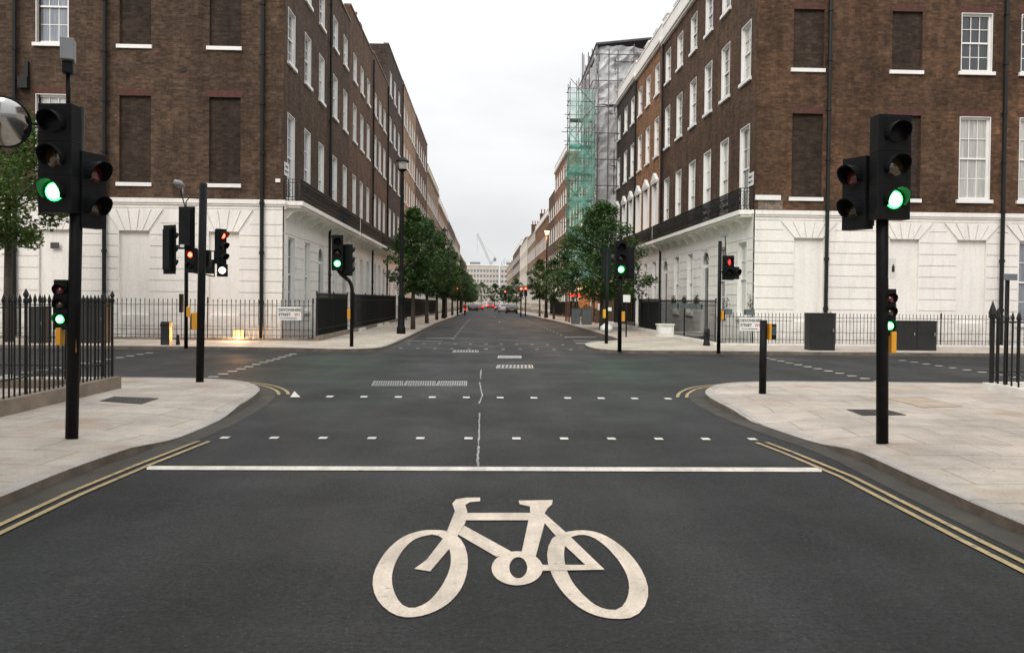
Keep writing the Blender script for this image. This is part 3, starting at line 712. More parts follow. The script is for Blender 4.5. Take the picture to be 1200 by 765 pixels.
XL, XR = -7.6, 10.05
GZ = 5.03      # top of the painted ground floor
def grooves(L, holes, zlist, gap=.0, clear=()):
    out = []
    for z in zlist:
        blk = sorted([(h[0]-.0, h[1]+.0) for h in holes if h[2]-.02 < z < h[3]+.02]+[c[:2] for c in clear if c[2] < z < c[3]])
        s = 0.0
        for b0, b1 in blk:
            if b0-s > .05: out.append((s if s == 0 else s+.02, b0-.02, z, z+.03, .035, True))
            s = max(s, b1)
        if L-s > .05: out.append((s+.02 if s else 0, L, z, z+.03, .035, True))
    return out
LABGROUP = 'terraced houses along the receding street'
def house(label, side, y0, y1, top, bays, brick='brick_brown', white_g=True, floors=None, ww=1.15, balc=False, ped=False,
          gdoors=(), ends=(1,1), parapet=.0, cornice=None, roof=None, chim=None, detail=2, front='stucco', pane_bias=None, pipes=(), extra=None, gtop=None, X=None):
    X = X if X else (XL if side < 0 else XR); a = R(90) if side < 0 else R(-90)
    y0 += .003; y1 -= .003
    O = (X, y0) if side < 0 else (X, y1); L = y1-y0
    S = lambda y: (y-y0) if side < 0 else (y1-y)
    g0 = gtop or GZ
    root = tag(empty('terraced_house', (X, (y0+y1)/2, gz((y0+y1)/2))), label, 'house', LABGROUP)
    floors = floors or ([(5.42,3.25),(10.62,2.05),(14.05,1.5)] if side < 0 else [(5.15,3.28),(10.2,2.2),(13.82,1.72)])
    holes = []
    for c in bays:
        for zb, h in floors:
            if zb+h < top-.3: holes.append((S(c)-ww/2, S(c)+ww/2, zb, zb+h, .18, False))
    m = MB(); facade(m, O, a, L, g0, top, holes); shell(m, O, a, L, 9, g0, top, ends=ends)
    wall = m.build('wall', M[brick], root)
    fl = set()
    for c in bays:
        for zb, h in floors:
            if zb+h < top-.3:
                mt = pane_bias or None
                place_window(root, O, a, S(c), 0, zb, ww, h, 2 if detail > 1 else 1, 4 if detail > 1 else 2, pane=mt)
    # ground floor
    gh = []; gw = []
    for c in bays:
        if c in gdoors: gh.append((S(c)-.62, S(c)+.62, .25, 3.95, .26, True))
        else: gh.append((S(c)-.55, S(c)+.55, 1.05, 3.95, .2, False)); gw.append(c)
    m = MB(); gr = grooves(L, gh, [.6+.425*k for k in range(9)]) if detail > 1 else []
    facade(m, O, a, L, -2.8, g0, gh+gr, .035); shell(m, O, a, L, 9, -2.8, g0, .035, ends=ends)
    m.build('ground_floor', M[front], root)
    for c in gw: place_window(root, O, a, S(c), .035, 1.05, 1.1, 2.9, 2, 4, pane='pane_dark' if rndw.random() < .5 else 'pane_net')
    for c in gdoors: arch_door(root, O, a, S(c), 1.24, .25, 3.3)
    # string course
    m = MB(); lbox(m, O, a, 0, L, .036, .10, g0-.12, g0+.03); m.build('string_course', M[front if front != 'stucco' else 'stucco'], root)
    if cornice:
        m = MB(); lbox(m, O, a, 0, L, -.3, .22, top-.02, top+.16); lbox(m, O, a, 0, L, .004, .14, top-.14, top-.021)
        lbox(m, O, a, 0, L, -.3, .06, top+.161, top+.95); lbox(m, O, a, 0, L, -.34, .10, top+.951, top+1.03)
        m.build('cornice', M['stucco' if cornice == 1 else 'stucco_cream'], root)
    else:
        m = MB(); lbox(m, O, a, 0, L, -.35, .05, top+.001, top+.09); m.build('coping', M['stone'], root)
    if roof:
        m = MB(); zt = top+.1
        P = [fP(O,a,0,d,z) for d,z in ((-.45,zt),(-1.6,zt+roof),(-4.5,zt+roof+.6),(-8.6,zt))]
        m.prism(P, fP(O,a,L,0,0)-fP(O,a,0,0,0)); rf = m.build('roof', M['slate'], root)
        if roof > 1.5:
            for c in bays[::1]:
                s = S(c); d = MB(); lbox(d, O, a, s-.55, s+.55, -1.9, -.42, zt+.2, zt+1.75); lbox(d, O, a, s-.65, s+.65, -1.9, -.36, zt+1.751, zt+1.85)
                dd = d.build('dormer', M['white'], rf)
                g = MB(); g.quad(*[fP(O,a,s+q,-.415,z) for q,z in ((-.4,zt+.5),(.4,zt+.5),(.4,zt+1.6),(-.4,zt+1.6))]); g.build('pane', M['pane_grey'], dd)
    if chim:
        for (cy, dx0, dx1, wdt, zt, pots, mt) in chim:
            xs = sorted((X+(dx0 if side > 0 else -dx0), X+(dx1 if side > 0 else -dx1)))
            chimney(root, xs[0], xs[1], cy-wdt/2, cy+wdt/2, top-.3, zt, pots, M[mt])
    if balc:
        bs0, bs1 = balc; ss = sorted((S(bs0), S(bs1))); balcony(root, O, a, max(ss[0], .03), min(ss[1], L-.03), 5.22 if side < 0 else 5.05, .72 if side < 0 else .58)
    if ped:
        zb, h = floors[0]
        for c in bays:
            s = S(c); m = MB(); zt = zb+h+.12
            lbox(m, O, a, s-.78, s+.78, .002, .16, zt, zt+.12)
            P = [fP(O,a,s-.80,.002,zt+.121), fP(O,a,s+.80,.002,zt+.121), fP(O,a,s,.002,zt+.62)]
            m.prism(P, fP(O,a,0,.18,0)-fP(O,a,0,0,0))
            for q in (-1, 1): lbox(m, O, a, s+q*.66-.08, s+q*.66+.08, .002, .09, zb, zt)
            m.build('window_pediment', M['white'], root)
    for (yy, zt) in pipes: pipe(root, O, a, S(yy), -.2, zt)
    root['_'] = 0; del root['_']
    return root, O, a, S

# ---- left terrace
hL1, OL, aL, SL = house('brown brick corner house on the left with blind windows and a long iron balcony', -1, 30.2, 39.0, 16.9,
    [31.35,34.2,37.05], balc=(30.22,39.0), gdoors=(37.05,), ends=(0,1), pipes=((38.75,16.6),), pane_bias=None)
house('narrow brown brick house with two window bays, next beyond the left corner house', -1, 39.0, 44.6, 16.9, [40.35,43.2], balc=(39.0,44.4), gdoors=(43.2,), roof=1.2,
      chim=[(44.2,1.0,3.2,.7,19.3,4,'brick_brown')])
house('brown brick house with three bays under the first tall parapet on the left', -1, 44.6, 53.6, 17.8, [46.3,48.95,51.6], balc=(44.8,53.3), gdoors=(46.3,), brick='brick_mid', roof=1.2, pipes=((53.4,17.4),))
house('reddish brown three bay house below the dark party wall on the left', -1, 53.6, 61.6, 18.0, [54.9,57.3,59.8], balc=(53.8,61.3), gdoors=(59.8,), brick='brick_mid', pipes=((61.4,17.8),))
house('dark brown house whose high party wall and chimney rise above its left neighbours', -1, 61.6, 72.3, 21.1, [63.5,66.4,69.6], brick='brick_dark', gdoors=(63.5,), balc=(61.8,72),
      floors=[(5.42,3.25),(10.62,2.05),(14.05,1.8),(17.6,1.8)], chim=[(62.2,2.2,7.0,.9,22.6,6,'brick_dark')], pipes=((72.0,20.8),))
house('pale tan four storey house halfway along the left side', -1, 72.3, 86, 21.2, [74.3,76.9,79.6,82.3,84.6], brick='brick_tan', gdoors=(79.6,), floors=[(5.42,3.25),(10.62,2.05),(14.05,1.8),(17.6,1.8)], detail=1, front='stucco_cream')
house('tall brown brick house behind the left plane trees, before the roofline steps down', -1, 86, 103, 21.3, [88,91,94,97,100], brick='brick_mid', floors=[(5.42,3.25),(10.62,2.05),(14.05,1.8),(17.6,1.8)], gdoors=(94,), detail=1)
house('lower cream and brown house just beyond the step down on the left', -1, 103, 128, 18.0, [105+2.9*k for k in range(8)], brick='brick_tan', gdoors=(110.8,), detail=1, front='stucco_cream', cornice=2)
house('orange brick house on the left with a white cornice, far down the street', -1, 128, 160, 17.0, [130+3*k for k in range(10)], brick='brick_orange', gdoors=(139,), detail=1, front='stucco_cream', cornice=1)
house('distant brown terrace on the left beyond the orange brick one', -1, 160, 200, 17.6, [162.5+3.2*k for k in range(12)], brick='brick_mid', gdoors=(178.5,), detail=1, front='stucco_cream')
house('distant tan terrace on the left near the end of the street', -1, 200, 240, 17.4, [202.5+3.4*k for k in range(11)], brick='brick_tan', gdoors=(219.5,), detail=1, front='stucco_cream')
house('farthest low terrace on the left before the white office blocks', -1, 240, 330, 15.2, [243+5*k for k in range(17)], brick='brick_mid', detail=1, front='stucco_cream')
house('brick corner house beside the camera on the left, behind the near railing', -1, -26, 10.9, 16.5, [-24+3*k for k in range(11)]+[9.0], brick='brick_brown', X=-8.6, detail=1)
house('brick corner house beside the camera on the right, behind the near railing', 1, -26, 11.2, 16.5, [-24+3*k for k in range(11)]+[9.0], brick='brick_mid', X=10.9, detail=1)
# ---- right terrace
hR1, OR, aR, SR = house('brown brick corner house on the right with arched doors and a continuous iron balcony', 1, 29.5, 45.4, 16.3,
    [30.75,33.4,36.0,38.65,41.4,44.1], brick='brick_brown_r', balc=(29.52,45.3), gdoors=(36.0,44.1), ends=(1,0), cornice=1, roof=1.9, pipes=((45.1,16.2),),
    chim=[(44.6,2.6,6.5,.8,19.9,5,'brick_dark')])
house('orange brick house with white pedimented windows, next beyond the right corner house', 1, 45.4, 53.3, 16.5, [46.9,49.5,52.05], brick='brick_orange', balc=(45.5,53.2), ped=True, gdoors=(52.05,), cornice=1, roof=1.9, pipes=((53.2,16.3),))
house('dark brick house with white pedimented windows beside the grey wrapped scaffold', 1, 53.3, 61.7, 16.7, [54.7,57.35,60.3], brick='brick_dark', balc=(53.5,61.5), ped=True, gdoors=(57.35,), cornice=1, roof=1.4,
      chim=[(61.0,1.8,4.2,.8,20.0,5,'terracotta')])
house('house hidden behind grey sheeted scaffolding on the right', 1, 61.7, 71.2, 19.4, [63.5,66.3,69.2], brick='brick_dark', gdoors=(66.3,), floors=[(5.15,3.28),(10.2,2.2),(13.82,1.9)])
house('brick house behind the green netted scaffold on the right', 1, 71.2, 98, 17.0, [73.2,76,79,82,85,88,91,94.5], brick='brick_orange', gdoors=(82,), detail=1)
house('tall orange and white house just left of the green netting', 1, 98, 116, 20.0, [100,103,106,109,112,114.6], brick='brick_orange', gdoors=(106,), detail=1, cornice=1, front='stucco_cream', floors=[(5.15,3.28),(10.2,2.2),(13.82,1.9),(17.2,1.8)])
house('narrow brick house with a dark eaves line on the right, beyond the tall orange one', 1, 116, 127, 17.6, [118,121.4,124.8], brick='brick_mid', gdoors=(118,), detail=1, roof=1.2, front='stucco_cream')
house('orange brick house with a broad white band behind the lit street lamp', 1, 127, 160, 15.2, [130+3.1*k for k in range(10)], brick='brick_orange', gdoors=(139.3,), detail=1, cornice=1, front='stucco_cream', chim=[(128.5,1,4,1,18.6,5,'brick_tan')])
house('pale tan terrace far along the right side', 1, 160, 190, 16.0, [162.5+3.1*k for k in range(9)], brick='brick_tan', gdoors=(174.9,), detail=1, roof=1.4, front='stucco_cream', chim=[(162,1,4,1,19,5,'brick_mid')])
house('distant cream terrace on the right with a chimney at its near end', 1, 190, 232, 16.6, [193+3.3*k for k in range(12)], brick='stucco_cream', gdoors=(212.8,), detail=1, roof=1.2, front='stucco_cream', chim=[(192,1,4,1.2,19.6,5,'brick_mid')])
house('distant dark gabled terrace on the right', 1, 232, 290, 17.4, [235+4*k for k in range(14)], brick='brick_mid', detail=1, roof=2.4, front='stucco_cream')
house('farthest terrace on the right before the white office blocks', 1, 290, 370, 16.0, [294+6*k for k in range(12)], brick='brick_tan', detail=1, front='stucco_cream')

# ---- side walls of the two corner houses
def side_wall(root, O, L, top, gtopz, blindB, realB, blindG, winG, pipes, bmat, firstz, secz, thirdz, sgn, gpatch=None):
    a = 0.0; holes = []
    bl = []
    for s in blindB:
        for zb, h in (firstz, secz, thirdz): bl.append((s, zb, h)); holes.append((s-.58, s+.58, zb, zb+h, .11, False))
    for s in realB:
        for zb, h in (firstz, secz, thirdz): holes.append((s-.6, s+.6, zb, zb+h, .18, False))
    m = MB(); facade(m, O, a, L, gtopz, top, holes, .0)
    p = lambda s, d, z: fP(O, a, s, d, z)
    if sgn < 0: m.quad(p(0,-8.7,-2.8), p(0,0,-2.8), p(0,0,top), p(0,-8.7,top))
    else: m.quad(p(L,0,-2.8), p(L,-15,-2.8), p(L,-15,top), p(L,0,top))
    if sgn < 0: m.quad(p(0,-.003,top-.01), p(L-9.02,-.003,top-.01), p(L-9.02,-8.7,top-.01), p(0,-8.7,top-.01))
    else: m.quad(p(9.02,-.003,top-.01), p(L,-.003,top-.01), p(L,-15,top-.01), p(9.02,-15,top-.01))
    wl = m.build('side_wall', M[bmat], root)
    for s, zb, h in bl:
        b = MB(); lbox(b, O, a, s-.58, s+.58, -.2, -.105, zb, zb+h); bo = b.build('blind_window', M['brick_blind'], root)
        b = MB(); lbox(b, O, a, s-.68, s+.62, -.10, .07, zb-.14, zb-.003); b.build('sill', M['white'], bo)
        b = MB()
        P = [p(s-.60,.006,zb+h+.004), p(s+.60,.006,zb+h+.004), p(s+.72,.006,zb+h+.24), p(s-.72,.006,zb+h+.24)]; b.prism([q+Vector((0,.004,0)) for q in P], (0,-.006,0)); b.build('brick_arch', M['brick_arch'], bo)
    for s in realB:
        for i, (zb, h) in enumerate((firstz, secz, thirdz)):
            o = place_window(root, O, a, s, 0, zb, 1.2, h, 3, 4, pane='pane_net' if i == 0 else ('pane_dark' if sgn > 0 else 'pane_grey'))
            b = MB(); P = [p(s-.62,.006,zb+h+.004), p(s+.62,.006,zb+h+.004), p(s+.74,.006,zb+h+.24), p(s-.74,.006,zb+h+.24)]; b.prism([q+Vector((0,.004,0)) for q in P], (0,-.006,0))
            b.build('brick_arch', M['brick_arch'], root)
    gh = [(s-.56, s+.56, .9, 4.02, .10, True) for s in blindG]+[(s-.56, s+.56, .9, 4.02, .18, False) for s in winG]
    ztopf = gtopz-.32
    clear = [(s-.58-.62, s+.58+.62, 4.0, ztopf+.05) for s in blindG+winG]
    gr = grooves(L, gh, [.05+.425*k for k in range(int((ztopf)/.425)+1) if .05+.425*k < ztopf-.15]+[ztopf], clear=[(c[0]+.25,c[1]-.25,c[2],c[3]-.1) for c in clear])
    m = MB(); facade(m, O, a, L, -2.8, gtopz, gh+gr, .035)
    for s in blindG+winG: fan(m, O, a, s-.54, s+.54, 4.03, ztopf-.02, .036, .046)
    go = m.build('side_ground_floor', M['stucco'], root)
    for s in winG: place_window(root, O, a, s, .035, .9, 1.12, 3.12, 3, 4, pane='pane_grey')
    m = MB(); lbox(m, O, a, 0-.0, L+(.11 if sgn < 0 else 0), .036, .11, gtopz-.10, gtopz+.06); lbox(m, O, a, 0, L+(.08 if sgn<0 else 0), .036, .075, gtopz-.17, gtopz-.101)
    m.build('side_string_course', M['stucco'], root)
    for s in pipes: pipe(root, O, a, s, -1.5, top-.3, .075, .13)
OsL = (-32.0, 30.2)
def sxL(u): d = ray(u, 240); return d.x/d.y*30.2+32.0      # photo column -> distance along the wall
side_wall(hL1, OsL, 24.4-.002, 16.9, 5.18, [sxL(158), sxL(263)], [sxL(61), sxL(-46), sxL(-150)], [sxL(158), sxL(263), sxL(64)], [sxL(-46), sxL(-150)],
          [sxL(19), sxL(124), sxL(308)], 'brick_brown', (5.82,3.22), (10.92,2.75), (15.2,.9), -1)
OsR = (10.05+.002, 29.5)
def sxR(u): d = ray(u, 240); return d.x/d.y*29.5-10.052
side_wall(hR1, OsR, 26, 16.3, 4.98, [sxR(945), sxR(1060)], [sxR(1141), sxR(1211), sxR(1320)], [sxR(948), sxR(1060), sxR(1139)], [sxR(1211), sxR(1320)],
          [sxR(968), sxR(1173)], 'brick_brown_r', (5.55,3.12), (10.35,2.2), (14.0,1.7), 1)
m = MB(); O = OsR; 
lbox(m, OsL, 0, sxL(263)+1.9, 24.4-.1, .0, .07, 5.9, 6.03); m.build('stone_band', M['white'], hL1)
m = MB(); lbox(m, OsR, 0, 0, .95, .0, .09, 5.42, 5.6); m.build('stone_band', M['white'], hR1)
# ---- service stuff on the left wall
m = MB(); lbox(m, OsL, 0, sxL(65)-.16, sxL(65)+.16, .036, .05, 3.32, 3.55); m.build('wall_plaque', M['cover'], hL1)
m = MB(); lbox(m, OsL, 0, sxL(215)-.1, sxL(215)+.1, .0, .02, 9.95, 10.12); m.build('air_vent', M['iron'], hL1)
m = MB(); s = sxL(30); lbox(m, OsL, 0, s-.18, s+.16, .0, .22, 9.2, 9.6); lbox(m, OsL, 0, s+.0, s+.14, .0, .12, 9.61, 10.2); m.build('pipe_hopper', M['iron'], hL1)

# ------------------------------------------------------------------ iron railings
def spear(m, x, y, z0, z1, t, tipw, tiph, ang=0):
    c, s_ = math.cos(ang)*t, math.sin(ang)*t
    m.add([(x-c-s_*-1*0,y-s_,z0),(x+s_,y-c,z0),(x+c,y+s_,z0),(x-s_,y+c,z0),(x-c,y-s_,z1-tiph),(x+s_,y-c,z1-tiph),(x+c,y+s_,z1-tiph),(x-s_,y+c,z1-tiph)],
          [[0,1,5,4],[1,2,6,5],[2,3,7,6],[3,0,4,7]])
    k = tipw/t; zm = z1-tiph*.72
    b = [(x-c*k,y-s_*k,zm),(x+s_*k,y-c*k,zm),(x+c*k,y+s_*k,zm),(x-s_*k,y+c*k,zm)]; lo = [(x-c,y-s_,z1-tiph),(x+s_,y-c,z1-tiph),(x+c,y+s_,z1-tiph),(x-s_,y+c,z1-tiph)]
    m.add(lo+b+[(x,y,z1)], [[0,1,5,4],[1,2,6,5],[2,3,7,6],[3,0,4,7],[4,5,8],[5,6,8],[6,7,8],[7,4,8]])
def railing(label, pts, ztip, plinth, rails, sp=.125, t=.011, tipw=.022, tiph=.11, post_every=2.6, plm='stone', board=None, pw=.2, gaps=(), ppost=.022, fin=.06):
    p0 = pts[0]; root = tag(empty('iron_railing', (p0[0], p0[1], gz(p0[1])+.1)), label, 'railing', 'black iron railings round the basement areas')
    bars = MB(); rl = MB(); po = MB(); pl = MB(); bd = MB()
    for a, b in zip(pts[:-1], pts[1:]):
        A = Vector((a[0],a[1],0)); B = Vector((b[0],b[1],0)); L_ = (B-A).length; d = (B-A)/L_; nn = Vector((-d.y,d.x,0)); an = math.atan2(d.y,d.x)
        n = max(1, int(L_/sp)); npost = max(1, int(L_/post_every))
        posts = [L_*k/npost for k in range(npost+1)]
        for i in range(n+1):
            s = L_*i/n; P = A+d*s
            if any(abs(s-q) < sp*.5 for q in posts) or any(g0 < s < g1 for g0, g1 in gaps): continue
            g = gz(P.y); spear(bars, P.x, P.y, g+plinth-.01, g+ztip+rndw.uniform(-.006,.006), t, tipw, tiph, an)
        for q in posts:
            P = A+d*q; g = gz(P.y)
            po = MB(); po.lathe((P.x,P.y,g), [(ppost,plinth-.01),(ppost,ztip-.14),(ppost*1.6,ztip-.12),(ppost*1.6,ztip-.08),(ppost*.8,ztip-.06),(ppost*1.7,ztip-fin*.4),(ppost*1.3,ztip+fin*.1),(.004,ztip+fin)], 8); po.build('railing_post', M['iron'], root)
        segs = [0.0]+[g for gg in gaps for g in gg]+[L_]
        for k in range(0, len(segs), 2):
            sa, sb = segs[k], segs[k+1]; m_ = max(1, int((sb-sa)/12))
            for j in range(m_):
                P = A+d*(sa+(sb-sa)*j/m_); Q_ = A+d*(sa+(sb-sa)*(j+1)/m_); g0, g1 = gz(P.y), gz(Q_.y)
                for zr in rails:
                    for o_ in (0,):
                        w_ = nn*.020
                        rl.add([P-w_+Vector((0,0,g0+zr)),P+w_+Vector((0,0,g0+zr)),P+w_+Vector((0,0,g0+zr+.016)),P-w_+Vector((0,0,g0+zr+.016)),
                                Q_-w_+Vector((0,0,g1+zr)),Q_+w_+Vector((0,0,g1+zr)),Q_+w_+Vector((0,0,g1+zr+.016)),Q_-w_+Vector((0,0,g1+zr+.016))],
                               [[0,1,2,3],[7,6,5,4],[0,4,5,1],[1,5,6,2],[2,6,7,3],[3,7,4,0]])
                w_ = nn*pw/2; e = d*(.06)
                P2, Q2 = P-(e if j == 0 else e*0), Q_+(e if j == m_-1 else e*0)
                pl.add([P2-w_+Vector((0,0,g0-2.7)),P2+w_+Vector((0,0,g0-2.7)),P2+w_+Vector((0,0,g0+plinth)),P2-w_+Vector((0,0,g0+plinth)),
                        Q2-w_+Vector((0,0,g1-2.7)),Q2+w_+Vector((0,0,g1-2.7)),Q2+w_+Vector((0,0,g1+plinth)),Q2-w_+Vector((0,0,g1+plinth))],
                       [[0,1,2,3],[7,6,5,4],[0,4,5,1],[1,5,6,2],[2,6,7,3],[3,7,4,0]])
    bars.build('railing_bars', M['iron'], root); rl.build('rail', M['iron'], root)
    pl.build('plinth', M[plm], root)
    if board:
        for (a, b, z0, z1, off) in board:
            A = Vector((a[0],a[1],0)); B = Vector((b[0],b[1],0)); d = (B-A).normalized(); nn = Vector((-d.y,d.x,0))*off
            w_ = Vector((-d.y,d.x,0))*.015
            m = MB(); m.prism([A+nn-w_+Vector((0,0,z0)),B+nn-w_+Vector((0,0,z0)),B+nn-w_+Vector((0,0,z1)),A+nn-w_+Vector((0,0,z1))], w_*2)
            m.build('backing_board', M['board'], root)
    return root
# near corners
railing('black spear topped railing on a worn stone plinth at the near left corner', [(-6.0,1.0),(-5.98,13.0)], 1.62, .30, (.52,1.43), sp=.115, t=.014, tipw=.03, tiph=.13, post_every=2.4, pw=.24)
railing('black railing running off to the left along the side street behind the near corner', [(-6.15,13.05),(-20,13.1)], 1.60, .24, (.46,1.43), sp=.12, t=.014, tipw=.03, tiph=.13, pw=.24)
railing('black railing with heavy spear finials on a white plinth at the near right corner', [(8.86,13.6),(8.64,3.0)], 1.50, .24, (.42,1.30), sp=.18, t=.019, tipw=.036, tiph=.16, post_every=2.6, plm='stone_white', pw=.24, ppost=.04, fin=.17)
railing('black railing leading right along the side street from the near right corner', [(9.02,13.7),(22,13.5)], 1.48, .24, (.42,1.30), sp=.18, t=.017, tipw=.036, tiph=.16, plm='stone_white', pw=.24)
# far left
railing('long black railing in front of the white ground floor of the left corner house', [(-24,27.95),(-5.95,27.8)], 1.54, .17, (.27,.46,1.30), sp=.155, t=.012, tipw=.022, post_every=3.2)
railing('tall black boarded railing turning up the street beside the left street name plate', [(-5.8,27.72),(-5.8,33.8)], 1.80, .28, (.5,1.55), sp=.14, t=.013, post_every=3, board=[((-5.8,27.9),(-5.8,33.6),.30,1.60,.06)])
railing('tall black railing beyond the boarded one under the left balcony', [(-5.8,35.6),(-5.8,52)], 1.80, .26, (.45,1.5), sp=.17, t=.013, post_every=3)
railing('dark railing receding behind the left plane trees', [(-5.8,54),(-5.8,98)], 1.75, .26, (.45,1.5), sp=.24, t=.016, post_every=5)
# far right
railing('low black railing in front of the white side wall of the right corner house', [(8.15,27.45),(24,27.6)], 1.25, .17, (.30,1.08), sp=.125, t=.010, tipw=.018, tiph=.08, post_every=3.3, plm='stone_white')
railing('tall black railing with flower boxes under the right balcony', [(8.05,27.5),(8.05,36.2)], 1.70, .2, (.4,1.45), sp=.14, t=.012, post_every=3, plm='stone_white')
railing('boarded black railing beside the white planter on the right pavement', [(8.02,36.4),(8.02,41.2)], 1.75, .25, (.45,1.5), sp=.14, t=.013, post_every=2.3, plm='stone_white', board=[((8.02,36.6),(8.02,41.0),.26,1.60,-.05)])
railing('tall black railing before the terrace shelter on the right', [(8.05,42.4),(8.05,49.3)], 1.75, .26, (.45,1.5), sp=.16, t=.013, post_every=3, plm='stone_white')
railing('dark railing far along the right side beyond the terrace shelter', [(8.05,67),(8.05,98)], 1.70, .26, (.45,1.5), sp=.24, t=.016, post_every=5)

# ------------------------------------------------------------------ street name plates
def text_mesh(s, size, mt, parent, loc, a, ext=.002, align='LEFT', sx=1.0, name='lettering'):
    cu = bpy.data.curves.new('txt', 'FONT'); cu.body = s; cu.size = size; cu.extrude = ext; cu.align_x = align; cu.offset = size*.02
    o = bpy.data.objects.new('txt', cu); COL.objects.link(o); dg = bpy.context.evaluated_depsgraph_get()
    me = bpy.data.meshes.new_from_object(o.evaluated_get(dg)); bpy.data.objects.remove(o); bpy.data.curves.remove(cu)
    me.materials.clear(); me.materials.append(mt); me.name = name
    q = bpy.data.objects.new(name, me); COL.objects.link(q); q.parent = parent
    q.matrix_local = Matrix.Translation(Vector(loc)-WL[parent.name]) @ Matrix.Rotation(a, 4, 'Z') @ Matrix.Rotation(R(90), 4, 'X') @ Matrix.Diagonal((sx,1,1,1))
    return q
def plate(label, O, a, w_, h, rows, cat='street sign'):
    root = tag(empty('street_sign', O), label, cat)
    m = MB(); lbox(m, O, a, -w_/2, w_/2, 0, .015, O[2], O[2]+h); pb = m.build('plate', M['plate'], root, bevel=.004)
    for (txt, size, s, z, mt, sx) in rows: text_mesh(txt, size, M[mt], pb if False else root, fP(O,a,s,.0175,O[2]+z), a, sx=sx)
    return root
yP = 27.72
x0, x1 = (326.5-567)*yP/FPX, (354-567)*yP/FPX
zc = 1.6-(375-348.6)*yP/FPX
plate('white plate reading DEVONSHIRE STREET W1 on the left corner railing', ((x0+x1)/2, yP, zc), 0, x1-x0, .46, [('DEVONSHIRE', .135, -.37, .31, 'ink', .95), ('STREET', .135, -.37, .15, 'ink', .95), ('W1', .135, .17, .15, 'ink_red', .95), ('CITY OF WESTMINSTER', .05, -.33, .05, 'ink', 1.1)])
yQ = 27.38; x0, x1 = (868.5-566.5)*yQ/FPX, (894-566.5)*yQ/FPX; zc = 1.6-(388-354.3)*yQ/FPX
plate('white plate reading DEVONSHIRE STREET W1 on the right corner railing', ((x0+x1)/2, yQ, zc), 0, x1-x0+.02, .46, [('DEVONSHIRE', .135, -.36, .31, 'ink', .93), ('STREET', .135, -.36, .15, 'ink', .93), ('W1', .135, .15, .15, 'ink_red', .93), ('CITY OF WESTMINSTER', .05, -.32, .05, 'ink', 1.08)])
# plates on the brick corners of both houses, facing the main street
plate('small white wall plate on the brick corner above the left balcony', (-7.58, 30.25+.35, 6.2), R(90), .7, .5, [('HARLEY', .13, -.27, .30, 'ink', 1), ('STREET W1', .11, -.3, .12, 'ink', .95)])
plate('small white wall plate on the brick corner above the right balcony', (10.03, 29.9, 6.0), R(-90), .62, .5, [('HARLEY', .12, -.25, .30, 'ink', 1), ('STREET W1', .10, -.27, .12, 'ink', .95)])
# faded painted name on the right side wall
M['fadepaint'] = paintmat('faded_wall_paint', (.30,.21,.14), .95, 9, .40, .58)
m = MB(); lbox(m, OsR, 0, .12, 1.05, .001, .004, 5.03+.06, 5.42); o = m.build('painted_name_panel', M['fadepaint'], hR1)

# ------------------------------------------------------------------ traffic signals
def visor(m, M4, r, ln, z):
    n = 12; 
    b = len(m.v); pts = []
    for k in range(n+1):
        t = R(-35)+R(250)*k/n
        x, zz = r*math.cos(t), r*math.sin(t)
        l = ln*(.35+.65*max(0, min(1, (math.sin(t)+.75)/1.4)))
        pts.append([(x,0,z+zz),(x,-l,z+zz),(x*.93,-l,z+zz*.93),(x*.93,0,z+zz*.93)])
    V = [M4 @ Vector(p) for q in pts for p in q]; F = []
    for k in range(n):
        for j in range(3):
            a = k*4+j; F.append([a, a+1, a+5, a+4])
    F.append([0,1,2,3]); F.append([n*4+3,n*4+2,n*4+1,n*4])
    m.add(V, F)
def signal_head(root, c, a, aspects, w_=.36, sp=.345, dep=.17, r=.098, vis=.16, board=0):
    """c: centre top of head; a: heading (0 faces the camera); aspects: lens material names top to bottom"""
    n = len(aspects); h = sp*n+.07; M4 = rotM(c, a)
    m = MB(); m.box(-w_/2, w_/2, 0, dep, -h, 0); m.box(-w_*.42, w_*.42, dep, dep+.05, -h+.04, -.04)
    for i in range(n-1): m.box(-w_/2-.004, w_/2+.004, -.004, dep+.004, -sp*(i+1)-.04, -sp*(i+1)-.03)
    m.xf(M4); hd = m.build('signal_head', M['housing'], root, bevel=.012)
    if board:
        m = MB(); m.box(-w_/2-board, w_/2+board, dep*.5, dep*.5+.01, -h-board, board); m.xf(M4); m.build('backing_board', M['housing'], hd)
    for i, mt in enumerate(aspects):
        z = -.035-sp*(i+.5)
        v = MB(); visor(v, M4, r+.022, vis, z); v.build('visor', M['housing'], hd, smooth=False)
        l = MB(); prof = [(r, 0.0), (r*.85,-.012), (r*.5,-.026), (.001,-.032)]; nn = 16; b = 0
        V = []; F = []
        for rr, y in prof:
            for k in range(nn): t = 2*math.pi*k/nn; V.append(M4 @ Vector((rr*math.cos(t), y-.003, z+rr*math.sin(t))))
        for j in range(3):
            for k in range(nn): F.append([j*nn+k, j*nn+(k+1) % nn, (j+1)*nn+(k+1) % nn, (j+1)*nn+k])
        l.add(V, F[:nn]); l.k = 1; l.add(V, F[nn:]); l.build('lens', [M[mt], M[mt+'_core'] if mt+'_core' in M else M[mt]], hd, smooth=True)
    return hd
def lamp(parent_loc, a, col, watts, r=.09, spot=R(120)):
    ld = bpy.data.lights.new('signal_spill', 'SPOT'); ld.energy = watts; ld.color = col; ld.spot_size = spot; ld.spot_blend = 1; ld.shadow_soft_size = r  # spill spot; those behind the two far green signals are added for tint
    o = bpy.data.objects.new('signal_spill', ld); COL.objects.link(o); o.location = parent_loc
    d = Vector((math.sin(a), -math.cos(a), -.12)); o.rotation_euler = (-d).to_track_quat('Z', 'Y').to_euler(); return o
